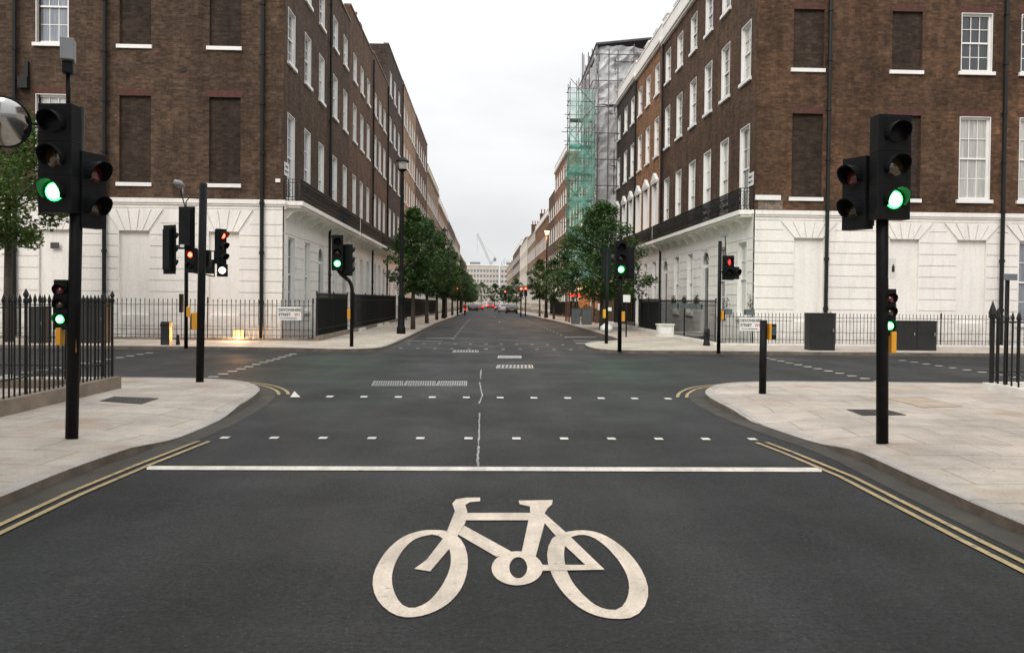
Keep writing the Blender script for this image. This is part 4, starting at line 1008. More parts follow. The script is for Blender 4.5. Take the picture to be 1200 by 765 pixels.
def pole_part(root, pts, r, name='pole', mt='pole', n=16):
    m = MB(); m.tube(pts, r, n); return m.build(name, M[mt], root, smooth=True)
def box_part(root, c, a, w_, d, h, mt, name, bevel=.006):
    m = MB(); m.box(-w_/2, w_/2, -d/2, d/2, 0, h); m.xf(rotM(c, a)); return m.build(name, M[mt], root, bevel=bevel)
def flat_caps(o):
    for p in o.data.polygons:
        if abs(p.normal.z) > .9: p.use_smooth = False
def collar(root, x, y, z):
    return
    m = MB(); m.lathe((x,y,z), [(.13,0),(.12,.012),(.085,.03)], 16); m.build('base_collar', M['pole'], root)
AMB, REDD, GRN = 'amber_dark', 'red_dark', 'lit_green'
# near left
bx, by = G(84, 513, .11); tx, tz = -4.255, 3.55
t1 = tag(empty('traffic_light', (bx, by, .11)), 'tall black traffic light on the near left pavement with a round mirror, showing green', 'traffic light', 'traffic lights round the junction')
flat_caps(pole_part(t1, [(bx,by,.05),(tx,by+.03,tz)], .062))
signal_head(t1, (-4.395,by-.16,3.55), R(-4), ['housing', AMB, GRN], w_=.35)
signal_head(t1, (-4.13,by+.12,3.10), R(66), [REDD, AMB], w_=.30, sp=.36, dep=.14)
signal_head(t1, (-4.41,by-.02,1.76), 0, ['red_dark', 'amber_dark', GRN], w_=.14, sp=.15, dep=.09, r=.045, vis=.06)
m = MB(); m.tube([(tx-.02,by+.02,3.48),(tx-.30,by-.02,3.48)], .022); m.tube([(tx-.02,by+.02,2.55),(tx-.30,by-.02,2.55)], .022); m.tube([(tx,by+.03,2.9),(-4.13,by+.22,2.9)], .02)
m.tube([(-4.32,by,1.6),(-4.43,by,1.6)], .015); m.build('bracket', M['pole'], t1)
box_part(t1, (-4.42,by+.0,1.08), 0, .05, .10, .18, 'yellow', 'push_button_box'); box_part(t1, (-4.25,by+.0,1.0), R(0), .02, .07, .32, 'yellow', 'push_button_box')
pole_part(t1, [(-4.37,by+.06,3.4),(-4.375,by+.06,4.02)], .022, 'detector_mast')
box_part(t1, (-4.355,by+.02,4.03), R(20), .13, .18, .22, 'foam', 'detector'); box_part(t1, (-4.355,by+.02,3.90), R(20), .10, .10, .12, 'housing', 'detector_bracket')
# round mirror
mc = Vector((-4.93, by-.12, 3.36)); m = MB(); rows = []
dirm = Vector((.22,-1,-.28)).normalized(); uu = dirm.cross(Vector((0,0,1))).normalized(); ww = uu.cross(dirm)
nn = 32; V = []; F = []
for j, (rr, dd) in enumerate(((.25,0),(.235,.014),(.19,.035),(.12,.055),(.06,.064),(.001,.067))):
    for k in range(nn): t = 2*math.pi*k/nn; V.append(mc+uu*rr*math.cos(t)+ww*rr*math.sin(t)+dirm*dd)
for j in range(5):
    for k in range(nn): F.append([j*nn+k, j*nn+(k+1) % nn, (j+1)*nn+(k+1) % nn, (j+1)*nn+k])
m.add(V, F); mo = m.build('cyclist_mirror', M['mirror'], t1, smooth=True)
m = MB(); m.tube([mc+uu*.252*math.cos(2*math.pi*k/32)+ww*.252*math.sin(2*math.pi*k/32) for k in range(33)], .012, 6); m.build('mirror_rim', M['pole'], mo)
m = MB(); m.tube([mc-dirm*.01, mc-dirm*.05], [.25,.18], 24); m.tube([mc-dirm*.05, (-4.6,by-.02,3.36)], .014); m.build('mirror_back', M['pole'], mo)
collar(t1, bx, by, .11); lamp((-4.395,by-.35,2.62), R(-4), (.1,1,.25), 40)
# near right
bx, by = G(1034, 517, .11); tx, tz = 4.255, 3.63
t2 = tag(empty('traffic_light', (bx, by, .11)), 'tall traffic light on the near right pavement showing green, white label on its pole', 'traffic light', 'traffic lights round the junction')
flat_caps(pole_part(t2, [(bx,by,.05),(tx,by,tz)], .062))
signal_head(t2, (4.315,by-.16,3.60), R(3), ['housing', AMB, GRN], w_=.37)
signal_head(t2, (4.03,by+.16,3.20), R(-64), [REDD, AMB], w_=.30, sp=.36, dep=.14)
signal_head(t2, (4.365,by-.02,1.76), 0, ['red_dark','amber_dark', GRN], w_=.14, sp=.145, dep=.09, r=.045, vis=.06)
m = MB(); m.tube([(tx,by,3.4),(tx+.2,by,3.4)], .022); m.tube([(tx,by,2.6),(tx+.2,by,2.6)], .022); m.tube([(tx,by,2.9),(4.08,by+.18,2.9)], .02); m.tube([(4.33,by,1.6),(4.40,by,1.6)], .015); m.build('bracket', M['pole'], t2)
box_part(t2, (4.405,by+.0,1.07), 0, .055, .10, .23, 'yellow', 'push_button_box')
lb = box_part(t2, (4.35,by-.079,1.87), 0, .078, .012, .22, 'plate', 'pole_label', .003); 
m = MB(); m.box(4.345,4.375,by-.088,by-.0855,1.94,2.00); m.box(4.352,4.368,by-.088,by-.0855,2.001,2.02); m.build('label_mark', M['ink'], lb)
collar(t2, bx, by, .11); lamp((4.315,by-.35,2.67), R(3), (.1,1,.25), 40)
# short push button post, near right
bx, by = G(893.5, 461, .11)
t = tag(empty('push_button_post', (bx, by, .11)), 'short black post with a yellow push button unit at the tip of the right pavement', 'push button post')
flat_caps(pole_part(t, [(bx,by,.05),(bx,by,1.31)], .058)); collar(t, bx, by, .11)
box_part(t, (bx+.085,by-.02,.99), 0, .035, .16, .27, 'yellow', 'yellow_housing'); q = box_part(t, (bx+.15,by-.0,1.0), R(-6), .10, .12, .25, 'housing', 'display_unit'); box_part(q, (bx+.15,by-.062,1.07), R(-6), .07, .008, .14, 'screen', 'display_screen', .002)
# near-mid left pole
bx, by = G(234, 447, .11)
t = tag(empty('push_button_pole', (bx, by, .11)), 'plain tall black pole with a yellow push button at the left pavement tip', 'signal pole')
flat_caps(pole_part(t, [(bx,by,.05),(bx+.05,by,3.57)], .066)); collar(t, bx, by, .11)
box_part(t, (bx-.07,by-.06,1.03), R(14), .085, .14, .29, 'yellow', 'push_button_box'); box_part(t, (bx-.125,by+.02,1.02), 0, .05, .12, .28, 'housing', 'button_back')
m = MB(); m.box(bx-.03,bx+.13,by+.08,by+.2,2.12,2.42); q = m.build('pedestrian_display', M['housing'], t, bevel=.01)
# cluster pole on the far left pavement
bx, by = G(218, 406, .11); k = by/FPX
X_ = lambda u: bx+(u-218)*k
Z_ = lambda v: 1.6+(347.4-v)*k
t = tag(empty('traffic_light', (bx, by, .11)), 'thin pole crowded with signal heads before the left white wall, two red lights', 'traffic light', 'traffic lights round the junction')
flat_caps(pole_part(t, [(bx,by,.05),(bx,by,4.1)], .055)); collar(t, bx, by, .11)
signal_head(t, (X_(201),by+.05,Z_(269)), R(150), ['housing']*3, w_=.36, sp=.40, board=.09)
signal_head(t, (X_(223),by-.20,Z_(247)), R(172), ['housing']*3, w_=.40, sp=.36, board=.05)
signal_head(t, (X_(226.5),by-.28,Z_(292)), R(-12), ['lit_red','housing'], w_=.27, sp=.33, r=.085, vis=.09)
signal_head(t, (X_(259.5),by+.0,Z_(269)), R(58), ['lit_red','amber_dark','housing'], w_=.28, sp=.325, r=.09, vis=.2)
hd4 = signal_head(t, (X_(259),by+.0,Z_(269)-1.046), R(14), ['lit_white'], w_=.30, sp=.30, r=.10, vis=.04)
box_part(t, (X_(245),by-.02,Z_(321)), R(10), .24, .16, .42, 'housing', 'detector'); 
m = MB(); m.tube([(bx,by,2.95),(X_(250),by,2.95),(X_(250),by,2.2),(bx,by,2.35)], .024); m.tube([(X_(250),by,2.75),(X_(257),by+.1,2.75)], .02); m.tube([(bx,by,3.1),(X_(203),by+.05,3.1)], .02)
m.tube([(bx,by,4.0),(bx-.02,by,4.4),(bx+.08,by,4.52),(bx+.42,by,4.5)], .018); m.tube([(bx,by,4.1),(bx-.13,by,4.55),(bx-.2,by,4.75)], .018); m.build('bracket', M['pole'], t)
m = MB(); m.tube([(bx-.34,by-.1,5.0),(bx-.2,by-.02,4.93),(bx-.08,by,4.85)], [.06,.11,.05], 10); m.tube([(bx-.12,by,4.87),(bx-.1,by,4.5)], .018); m.build('detector', M['foam'], t, smooth=True)
box_part(t, (X_(221.5),by-.05,Z_(371)), R(8), .10, .12, .30, 'yellow', 'push_button_box'); box_part(t, (X_(212.5),by,Z_(366)), 0, .07, .2, .55, 'housing', 'button_back')
box_part(t, (X_(220),by-.48,Z_(292)), 0, .12, .01, .08, 'plate', 'pole_label', .002)
# far left curved pole
bx, by = G(412, 406, .11); k = by/FPX; Z_ = lambda v: 1.6+(349.4-v)*k
t = tag(empty('traffic_light', (bx, by, .11)), 'black traffic light with an S bend in its pole beside the left railing, glowing green', 'traffic light', 'traffic lights round the junction')
x2 = bx-.43
pole_part(t, smooth([(bx,by,.05),(bx,by,1.4),(bx,by,2.0),(bx-.05,by,2.22),(x2+.08,by,2.38),(x2,by,2.55),(x2,by,3.0),(x2,by,3.4)],0) if False else [(bx,by,.05),(bx,by,1.85),(bx-.02,by,2.0),(bx-.09,by,2.13),(bx-.22,by,2.24),(bx-.34,by,2.33),(x2+.01,by,2.45),(x2,by,2.6),(x2,by,3.35)], .058)
signal_head(t, (x2+.01,by-.19,3.52), R(8), ['housing', AMB, GRN], w_=.34, sp=.335)
signal_head(t, (x2+.33,by+.10,3.25), R(140), ['housing','housing', GRN], w_=.3, sp=.30); lamp((x2+.55,by+.45,2.45), R(150), (.1,1,.25), 70, spot=R(160))  # rear green lens and spot added to tint the wall and railings
m = MB(); m.tube([(x2,by,2.8),(x2+.3,by+.12,2.8)], .02); m.build('bracket', M['pole'], t)
box_part(t, (bx-.085,by-.02,Z_(374)), R(5), .09, .13, .32, 'yellow', 'push_button_box'); collar(t, bx, by, .11)
lamp((x2,by-.42,2.62), R(20), (.1,1,.25), 60, spot=R(150)); 
# far right green
bx, by = G(726, 410, .11); k = by/FPX
t = tag(empty('traffic_light', (bx, by, .11)), 'black traffic light below the big right plane tree, glowing green', 'traffic light', 'traffic lights round the junction')
flat_caps(pole_part(t, [(bx,by,.05),(bx,by,3.3)], .062)); collar(t, bx, by, .11)
signal_head(t, (bx-.02,by-.19,3.42), R(4), ['housing', AMB, GRN], w_=.34, sp=.335)
signal_head(t, (bx+.30,by+.12,3.25), R(165), ['housing','housing', GRN], w_=.3, sp=.30); lamp((bx+.30,by+.5,2.5), R(175), (.1,1,.25), 90, spot=R(170))  # rear green head and spot added to tint the tree leaves
m = MB(); m.tube([(bx,by,2.8),(bx+.25,by+.1,2.8)], .02); m.build('bracket', M['pole'], t)
box_part(t, (bx+.09,by-.02,.98), 0, .10, .13, .30, 'yellow', 'push_button_box')
lamp((bx-.02,by-.42,2.5), R(0), (.1,1,.25), 60, spot=R(150))
bx, by = G(710.5, 402.5, .11)
t = tag(empty('traffic_light', (bx, by, .11)), 'dark signal pole just left of the glowing green light on the right', 'traffic light', 'traffic lights round the junction')
flat_caps(pole_part(t, [(bx,by,.05),(bx,by,3.3)], .062)); collar(t, bx, by, .11)
signal_head(t, (bx,by+.2,3.45), R(176), ['housing']*3, w_=.34, sp=.335)
box_part(t, (bx-.09,by-.02,1.0), 0, .09, .13, .30, 'yellow', 'push_button_box'); q = box_part(t, (bx+.10,by-.02,1.25), 0, .12, .1, .12, 'plate', 'pole_label')
# right pole with red man
bx, by = G(842, 412, .11); k = by/FPX; X_ = lambda u: bx+(u-842)*k; Z_ = lambda v: 1.6+(353.8-v)*k
t = tag(empty('traffic_light', (bx, by, .11)), 'black pole with a red standing man signal in front of the right arched door', 'traffic light', 'traffic lights round the junction')
flat_caps(pole_part(t, [(bx,by,.05),(bx,by,Z_(282))], .055)); collar(t, bx, by, .11)
hd = signal_head(t, (X_(852),by-.1,Z_(299)), R(4), ['red_dark','housing'], w_=.31, sp=.33, r=.10, vis=.1)
def redman(parent, c, a, s):
    m = MB(); n = 10
    m.add([(s*.16*math.cos(2*math.pi*k/n), 0, s*.62+s*.16*math.sin(2*math.pi*k/n)) for k in range(n)], [list(range(n))])
    m.quad((-s*.22,0,s*.42),(s*.22,0,s*.42),(s*.20,0,-s*.15),(-s*.20,0,-s*.15)); m.quad((-s*.17,0,-s*.16),(-.02*s,0,-s*.16),(-.02*s,0,-s*.8),(-s*.14,0,-s*.8)); m.quad((.02*s,0,-s*.16),(s*.17,0,-s*.16),(s*.14,0,-s*.8),(.02*s,0,-s*.8))
    m.xf(rotM(c, a)); return m.build('red_man', M['lit_red'], parent)
redman(hd, (X_(852)-.003,by-.142,Z_(299)-.20), R(4), .105)
signal_head(t, (X_(863.5),by+.05,Z_(312)), R(40), ['housing'], w_=.26, sp=.30, r=.10, vis=.1)
m = MB(); m.tube([(bx,by,2.5),(X_(864),by+.1,2.5)], .022); m.tube([(X_(849),by,Z_(299)),(X_(848),by,Z_(275))], .016); m.build('bracket', M['pole'], t)
box_part(t, (X_(847),by-.03,Z_(277)), R(30), .11, .16, .12, 'foam', 'detector')
box_part(t, (bx+.085,by-.02,Z_(375)), 0, .08, .12, .28, 'yellow', 'push_button_box'); box_part(t, (bx+.15,by+.02,Z_(376)), 0, .05, .12, .3, 'housing', 'button_back')
# far signals, red
def far_signal(label, x, y, zt, aspects, a=0, w_=.36):
    g = gz(y); t = tag(empty('traffic_light', (x, y, g+.1)), label, 'traffic light', 'traffic lights far down the street')
    pole_part(t, [(x,y,g),(x,y,zt+.1)], .07, n=8); signal_head(t, (x,y-.2,zt), a, aspects, w_=w_, r=.13, vis=.12)
far_signal('small red traffic light beyond the left plane trees', -3.0, 88, 3.0, ['lit_red','amber_dark','green_dark'])
far_signal('red traffic light on the right pavement, left one of a close pair', 3.9, 86, 3.0, ['lit_red','amber_dark','green_dark'])
far_signal('red traffic light on the right pavement, right one of a close pair', 4.6, 90, 3.1, ['lit_red','amber_dark','green_dark'])
far_signal('far off red traffic light above the parked cars', 3.8, 150, 3.3, ['lit_red','amber_dark','green_dark'], w_=.45)

# ------------------------------------------------------------------ lamp columns
def lamp_column(label, x, y, h, lit):
    g = gz(y)+.1; t = tag(empty('street_lamp', (x, y, g)), label, 'street lamp', 'street lamps along the street')
    m = MB(); m.lathe((x,y,g), [(.19,-.1),(.19,.25),(.15,.32),(.14,1.5),(.16,1.55),(.10,1.7),(.085,3.2),(.075,h-.9),(.06,h-.6)], 12); m.build('column', M['pole'], t, smooth=True)
    m = MB(); m.lathe((x,y,g+h-.6), [(.05,0),(.12,.06),(.20,.10),(.21,.12),(.05,.13)], 12); m.build('lantern_base', M['pole'], t)
    m = MB(); m.lathe((x,y,g+h-.47), [(.12,0),(.20,.30),(.18,.31)], 12); m.build('lantern_glass', M['lit_sodium' if lit else 'pane_net'], t)
    m = MB(); m.lathe((x,y,g+h-.16), [(.29,0),(.27,.05),(.14,.16),(.05,.22),(.02,.34)], 12); m.build('lantern_hood', M['pole'], t)
    if lit:
        ld = bpy.data.lights.new('street_lamp_light', 'POINT'); ld.energy = 1200; ld.color = (1,.5,.2); ld.shadow_soft_size = .2
        o = bpy.data.objects.new('street_lamp_light', ld); COL.objects.link(o); o.location = (x-.35, y-.35, g+h-.55)
lamp_column('tall black lantern lamp column on the left pavement before the plane trees', -3.55, 34.0, 7.45, False)
lamp_column('lit orange street lamp high above the trees on the right side', 5.75, 74.5, 8.3, True)
for i, (x, y) in enumerate(((-3.4,66),(-3.4,112))): lamp_column(['unlit lamp column among the left plane trees','farther unlit lamp column beyond the left plane trees'][i], x, y, 7.4, False)

# ------------------------------------------------------------------ cabinets, bollards, planters
def cabinet(label, u0, u1, v0, v1, z=.11, d=.45, a=0.0, doors=1):
    x0, y0 = G(u0, v1, z); x1, _ = G(u1, v1, z); k = y0/FPX; h = (v1-v0)*k*1.0
    t = tag(empty('street_cabinet', ((x0+x1)/2, y0, z)), label, 'utility cabinet')
    m = MB(); m.box(x0, x1, y0, y0+d, z, z+h-.03); m.box(x0-.015, x1+.015, y0-.015, y0+d+.015, z+h-.03, z+h); m.build('cabinet_body', M['cabinet'], t, bevel=.012)
    for i in range(doors):
        dx0 = x0+(x1-x0)*i/doors+.02; dx1 = x0+(x1-x0)*(i+1)/doors-.02
        m = MB(); m.box(dx0, dx1, y0-.012, y0-.001, z+.06, z+h-.07); dd = m.build('cabinet_door', M['cabinet'], t, bevel=.004)
        m = MB(); m.box(dx1-.07, dx1-.04, y0-.03, y0-.013, z+h*.5, z+h*.5+.1); m.build('handle', M['steel'], dd)
    return t
cabinet('black utility cabinet against the right side railing', 949, 977, 366, 410.5)
cabinet('wide low black utility cabinet behind the near right traffic light', 1050, 1094, 375, 410.5, doors=2)
def bollard(label, u, v1, v0, wpx, square=False):
    x, y = G(u, v1, .11); k = y/FPX; h = (v1-v0)*k; r = wpx*k/2
    if square:
        t = tag(empty('bollard', (x,y,.11)), label, 'bollard'); m = MB(); m.box(x-r, x+r, y-r, y+r, .05, .11+h); m.build('post', M['cabinet'], t, bevel=.02)
        m = MB(); m.box(x-r-.01, x+r+.01, y-r-.01, y+r+.01, .11+h-.14, .11+h-.08); m.build('band', M['iron'], t)
    else:
        t = tag(empty('bollard', (x,y,.11)), label, 'bollard'); m = MB(); m.lathe((x,y,.11), [(r,-.05),(r*.9,.1),(r*.75,.16),(r*.7,h-.2),(r*.9,h-.16),(r*.7,h-.12),(r*.85,h-.05),(r*.3,h)], 12); m.build('post', M['iron'], t, smooth=True)
        m = MB(); m.lathe((x,y,.11), [(r*1.02,h*.55),(r*1.02,h*.6)], 12); m.build('band', M['iron'], t)
bollard('square black bollard left of the crowded signal pole', 195, 404, 377, 10, True)
bollard('small stubby black bollard beside the crowded signal pole', 208.5, 404, 392, 5)
bollard('round black litter bin shaped post beside the right red man signal', 828, 405, 384, 9)
bx, by = G(733.7, 395, .11)
t = tag(empty('sign_post', (bx,by,.11)), 'thin grey post standing right of the glowing green light', 'post'); pole_part(t, [(bx,by,.05),(bx,by,1.9)], .03, n=8); box_part(t, (bx,by-.035,1.55), 0, .3, .012, .3, 'plate', 'sign_panel')
# grey street sign post at the right edge
x, y = 9.0, 13.3; k = y/FPX
t = tag(empty('sign_post', (x,y,.11)), 'grey sign panel on a black post rising behind the near right railing', 'sign post')
x = (1193-568)*13.3/FPX; pole_part(t, [(x,y,.05),(x,y,2.05)], .035); box_part(t, (x+.02,y-.05,2.02), R(8), .26, .02, .11, 'greysign', 'sign_panel')

# leaves helper
def leafmat(name, c0, c1):
    m, nt, b = nmat(name); oi = nt.nodes.new('ShaderNodeTexCoord'); ob = oi.outputs['Object']
    f = noise(nt, ob, .9, 0, 1, f0=.3, f1=.7); g = noise(nt, ob, 7, .65, 1.4)
    c = mul(nt, c0, c1, f, 'MIX'); c = mul(nt, c, g); nt.links.new(c, b.inputs['Base Color'])
    b.inputs['Roughness'].default_value = .6; b.inputs['Specular IOR Level'].default_value = .3
    tr = nt.nodes.new('ShaderNodeBsdfTranslucent'); nt.links.new(c, tr.inputs['Color']); ms = nt.nodes.new('ShaderNodeMixShader'); ms.inputs[0].default_value = .3
    nt.links.new(b.outputs[0], ms.inputs[1]); nt.links.new(tr.outputs[0], ms.inputs[2]); nt.links.new(ms.outputs[0], nt.nodes['Material Output'].inputs['Surface'])
    return m
M['leaf'] = leafmat('plane_leaves', (.040,.085,.026), (.085,.150,.040))
M['leaf_yellow'] = leafmat('yellowish_leaves', (.060,.125,.028), (.12,.17,.045))
M['leaf_light'] = leafmat('pale_leaves', (.10,.15,.04), (.16,.20,.06))
M['leaf_shrub'] = leafmat('shrub_leaves', (.018,.035,.014), (.04,.06,.02))
M['leaf_red'] = leafmat('purple_leaves', (.05,.02,.02), (.03,.05,.02))
M['bark'] = mat('bark', (.07,.058,.046), .9, var=.35, nscale=8, bump=.5, bscale=25)
def leaves(m, rnd, c, rad, n, size):
    for _ in range(n):
        while True:
            p = Vector((rnd.uniform(-1,1), rnd.uniform(-1,1), rnd.uniform(-1,1)))
            if p.length < 1: break
        p = Vector((c[0]+p.x*rad[0], c[1]+p.y*rad[1], c[2]+p.z*rad[2]))
        u = Vector((rnd.gauss(0,1), rnd.gauss(0,1), rnd.gauss(0,.5))).normalized(); v = u.cross(Vector((rnd.gauss(0,.5), rnd.gauss(0,.5), 1))).normalized()
        s = size*rnd.uniform(.6, 1.25); m.add([p-u*s, p+v*s*.62-u*s*.1, p+u*s, p-v*s*.62-u*s*.1], [[0,1,2,3]])
def tree_parts(seed, H, cr, bole, nclump, per, leaf, kind='plane', size=.085, lean=0, cw=1.0):
    rnd = random.Random(seed); cz = bole+(H-bole)/2
    t = MB(); t.tube([(0,0,-.1),(lean*.3,.02,bole*.5),(lean*.6,0,bole),(lean,.05,H*.75)], [.13*H/6,.10*H/6,.085*H/6,.03], 8)
    for i in range(9):
        an = rnd.uniform(0, 6.28); z0 = rnd.uniform(bole*.8, H*.65); ln = rnd.uniform(.5, .95)*cr; up = rnd.uniform(.4, 1.1)
        x0 = lean*z0/H
        t.tube([(x0,0,z0),(x0+math.cos(an)*ln*.5,math.sin(an)*ln*.5,z0+up*.6),(x0+math.cos(an)*ln,math.sin(an)*ln,z0+up)], [.045,.028,.010], 5)
    c = MB()
    for i in range(nclump):
        an = rnd.uniform(0, 6.28); f = rnd.random(); z = bole*.85+(H-bole*.85)*f
        prof = {'plane': math.sin(math.pi*min(1,(f*.92+.10)))**.65, 'round': max(0,1-(f*1.02)**2.2)**.6*min(1, .55+f*2.5)}[kind]
        rr = cr*prof*math.sqrt(rnd.random())*rnd.uniform(.8, 1.12)
        s = rnd.uniform(.24, .52)*(cr/1.9)**.5
        s *= .8; leaves(c, rnd, (lean*z/H+rr*math.cos(an), rr*math.sin(an)*cw, z), (s*1.2, s*1.2, s*.8), int(per*rnd.uniform(.6,1.3)), size)
    return t, c
def plant_tree(label, parts, x, y, rot=0, sc_=1.0, mt='leaf', z=.1, group='street trees'):
    g = gz(y)+z; root = tag(empty('plane_tree', (x,y,g)), label, 'tree', group); root.rotation_euler.z = rot; root.scale = (sc_, sc_, sc_)
    if isinstance(parts[0], MB):
        off = WL[root.name]; WL[root.name] = Vector()
        a = parts[0].build('trunk', M['bark'], root, smooth=True); b = parts[1].build('crown', M[mt], root); WL[root.name] = off
        return (a.data, b.data)
    for nm, me in zip(('trunk','crown'), parts):
        o = bpy.data.objects.new(nm, me); COL.objects.link(o); o.parent = root
    return parts
A = plant_tree('nearest plane tree on the left pavement beside the lamp column', tree_parts(21, 5.8, 1.35, 2.1, 170, 58, None), -3.5, 39, 0)
B = plant_tree('second plane tree along the left pavement', tree_parts(22, 6.3, 1.6, 2.2, 165, 55, None), -3.55, 49, .5)
Cc = plant_tree('third plane tree along the left pavement', tree_parts(23, 6.1, 1.65, 2.1, 170, 55, None), -3.6, 60, 1)
D_ = plant_tree('big spreading plane tree behind the green signal on the right pavement', tree_parts(24, 6.45, 2.85, 1.9, 300, 66, None, 'round'), 6.05, 41, .4)
lab = ['fourth','fifth','sixth','seventh','eighth','ninth','tenth','eleventh','twelfth']
for i in range(9):
    y = 72+13*i+(i*i*1.2)
    plant_tree(lab[i]+' plane tree along the left pavement, counted from the corner', (A,B,Cc)[i % 3], -3.5, y, 1.3*i, rndw.uniform(.95,1.15))
plant_tree('slender tree behind the big spreading one on the right', Cc, 6.0, 69, 2.1, .85)
plant_tree('round crowned tree standing alone on the right beyond the terrace shelter', A, 5.8, 84, 2.5, 1.02)
plant_tree('round tree on the right in front of the distant cars', B, 5.8, 146, .7, .95)
plant_tree('small far tree on the right before the office blocks', A, 5.9, 200, 1.7, 1.0)
plant_tree('farthest small tree on the right pavement', B, 5.9, 250, .2, 1.1)
P_ = plant_tree('pale yellow green tree closing the left side of the far street', tree_parts(31, 11.5, 5.0, 2.0, 150, 50, None, size=.2), -6.5, 275, .4, 1.0, 'leaf_light')
plant_tree('pale green tree farther right at the end of the street', P_, -1.5, 345, 1.9, .85)
plant_tree('dark tree at the very end of the street on the right', tree_parts(32, 9, 4.0, 2.0, 130, 50, None, size=.2), 4.0, 330, .4, 1.0)
plant_tree('young tree behind the near left railing in front of the white wall', tree_parts(25, 7.4, 1.95, 3.6, 190, 75, None, size=.075), -15.0, 25.6, .9, mt='leaf_yellow')

# ------------------------------------------------------------------ wrapped scaffold
def sheetmat(name, col, alpha=.0, trans=.35):
    m, nt, b = nmat(name); tc = nt.nodes.new('ShaderNodeTexCoord'); ob = tc.outputs['Object']
    c = mul(nt, col, noise(nt, ob, .7, .8, 1.15)); nt.links.new(c, b.inputs['Base Color']); b.inputs['Roughness'].default_value = .5
    tr = nt.nodes.new('ShaderNodeBsdfTranslucent'); nt.links.new(c, tr.inputs['Color']); ms = nt.nodes.new('ShaderNodeMixShader'); ms.inputs[0].default_value = trans
    nt.links.new(b.outputs[0], ms.inputs[1]); nt.links.new(tr.outputs[0], ms.inputs[2]); out = ms.outputs[0]
    if alpha:
        tp = nt.nodes.new('ShaderNodeBsdfTransparent'); m2 = nt.nodes.new('ShaderNodeMixShader')
        nt.links.new(noise(nt, ob, 1.3, alpha*.5, alpha*1.4), m2.inputs[0]); nt.links.new(out, m2.inputs[1]); nt.links.new(tp.outputs[0], m2.inputs[2]); out = m2.outputs[0]
    nt.links.new(out, nt.nodes['Material Output'].inputs['Surface']); return m
M['sheet'] = sheetmat('grey_sheeting', (.78,.78,.80))
M['net'] = sheetmat('green_netting', (.20,.66,.53), .5, .5)
M['tube'] = mat('scaffold_tube', (.16,.15,.15), .5, metal=.5)
from mathutils import noise as mnoise
def sheet(p00, du, dv, nu, nv, nrm, amp, seed, name, mt, parent):
    m = MB(); V = []
    p00, du, dv, nrm = map(Vector, (p00, du, dv, nrm))
    for j in range(nv+1):
        for i in range(nu+1):
            p = p00+du*(i/nu)+dv*(j/nv); q = Vector((i/nu*du.length*.55+seed*7, j/nv*dv.length*.42, seed))
            a = (1-abs(mnoise.noise(q*1.1))*2.4)*.9+(1-abs(mnoise.noise(Vector((q.x+q.z,q.y*1.6-q.x*.7,q.z))*2.1+Vector((5,1,2))))*2.2)*.45-.2
            tie = min(1, abs(math.sin(j/nv*dv.length/2.0*math.pi))*1.6+.1)
            V.append(p+nrm*(a-.45)*amp*tie+Vector((0,0,.05*mnoise.noise(q*3))))
    F = [[j*(nu+1)+i, j*(nu+1)+i+1, (j+1)*(nu+1)+i+1, (j+1)*(nu+1)+i] for j in range(nv) for i in range(nu)]
    m.add(V, F); return m.build(name, M[mt], parent, smooth=False)
t = tag(empty('sheeted_scaffold', (9.3, 66, 0)), 'tall scaffold wrapped in crumpled grey plastic sheeting on the right', 'scaffold')
m = MB()
for x in (8.6, 9.85):
    for y in (61.3, 63.7, 66.1, 68.5, 70.9): m.tube([(x,y,0),(x,y,21.1 if x < 9 else 21.5)], .05, 5)
for x in (8.6, 9.85):
    for z in range(2, 22, 2): m.tube([(x,61.0,z),(x,71.2,z)], .04, 4)
for y in (61.3, 66.1, 70.9):
    for z in range(2, 22, 2): m.tube([(8.4,y,z),(13.2 if z > 17 else 10.0,y,z)], .04, 4)
for i, (x, y) in enumerate(((8.5,70.9),(8.5,69.8),(8.6,67.5),(8.6,65))): m.tube([(x,y,19),(x-.05,y,23.6-.5*i)], .045, 4)
for x in (8.5, 9.3, 10.0): m.tube([(x,60.85,0),(x,60.85,20.8)], .045, 5)
for x in (11.2, 12.4, 13.2): m.tube([(x,60.75,16.8),(x,60.75,21.2)], .045, 5)
for z in range(4, 21, 2): m.tube([(8.15,60.8,z+.4),(10.2 if z < 16 else 13.5,60.8,z+.4)], .04, 4)
for z in range(4, 21, 2): m.tube([(8.1,60.8,z+.4),(8.1,71.4,z+.4)], .04, 4)
for y in (63, 65.4, 67.8, 70.2): m.tube([(8.08,y,0),(8.08,y,20.9)], .04, 4)
m.tube([(10.2,60.74,17),(12.2,60.74,20.6)], .04, 4); m.tube([(13.2,60.74,17),(11.4,60.74,20.6)], .04, 4)
m.build('scaffold_frame', M['tube'], t)
sheet((8.45,61.2,3.4), (1.6,0,0), (0,0,13.2), 10, 70, (0,-1,0), .28, 1, 'sheeting', 'sheet', t)
sheet((8.45,61.2,16.7), (4.9,0,0), (0,0,4.4), 30, 26, (0,-1,0), .62, 2, 'sheeting', 'sheet', t)
sheet((8.45,71.2,3.4), (0,-10,0), (0,0,17.5), 50, 80, (-1,0,0), .3, 3, 'sheeting', 'sheet', t)
m = MB(); m.prism([(8.3,60.9,21.15),(13.4,60.9,21.75),(13.4,60.9,21.9),(8.3,60.9,21.3)], (0,10.6,-.3)); m.build('scaffold_roof', M['slate'], t)
m = MB(); m.box(8.35,8.42,60.95,71.3,20.55,21.1); m.build('edge_board', M['tube'], t)
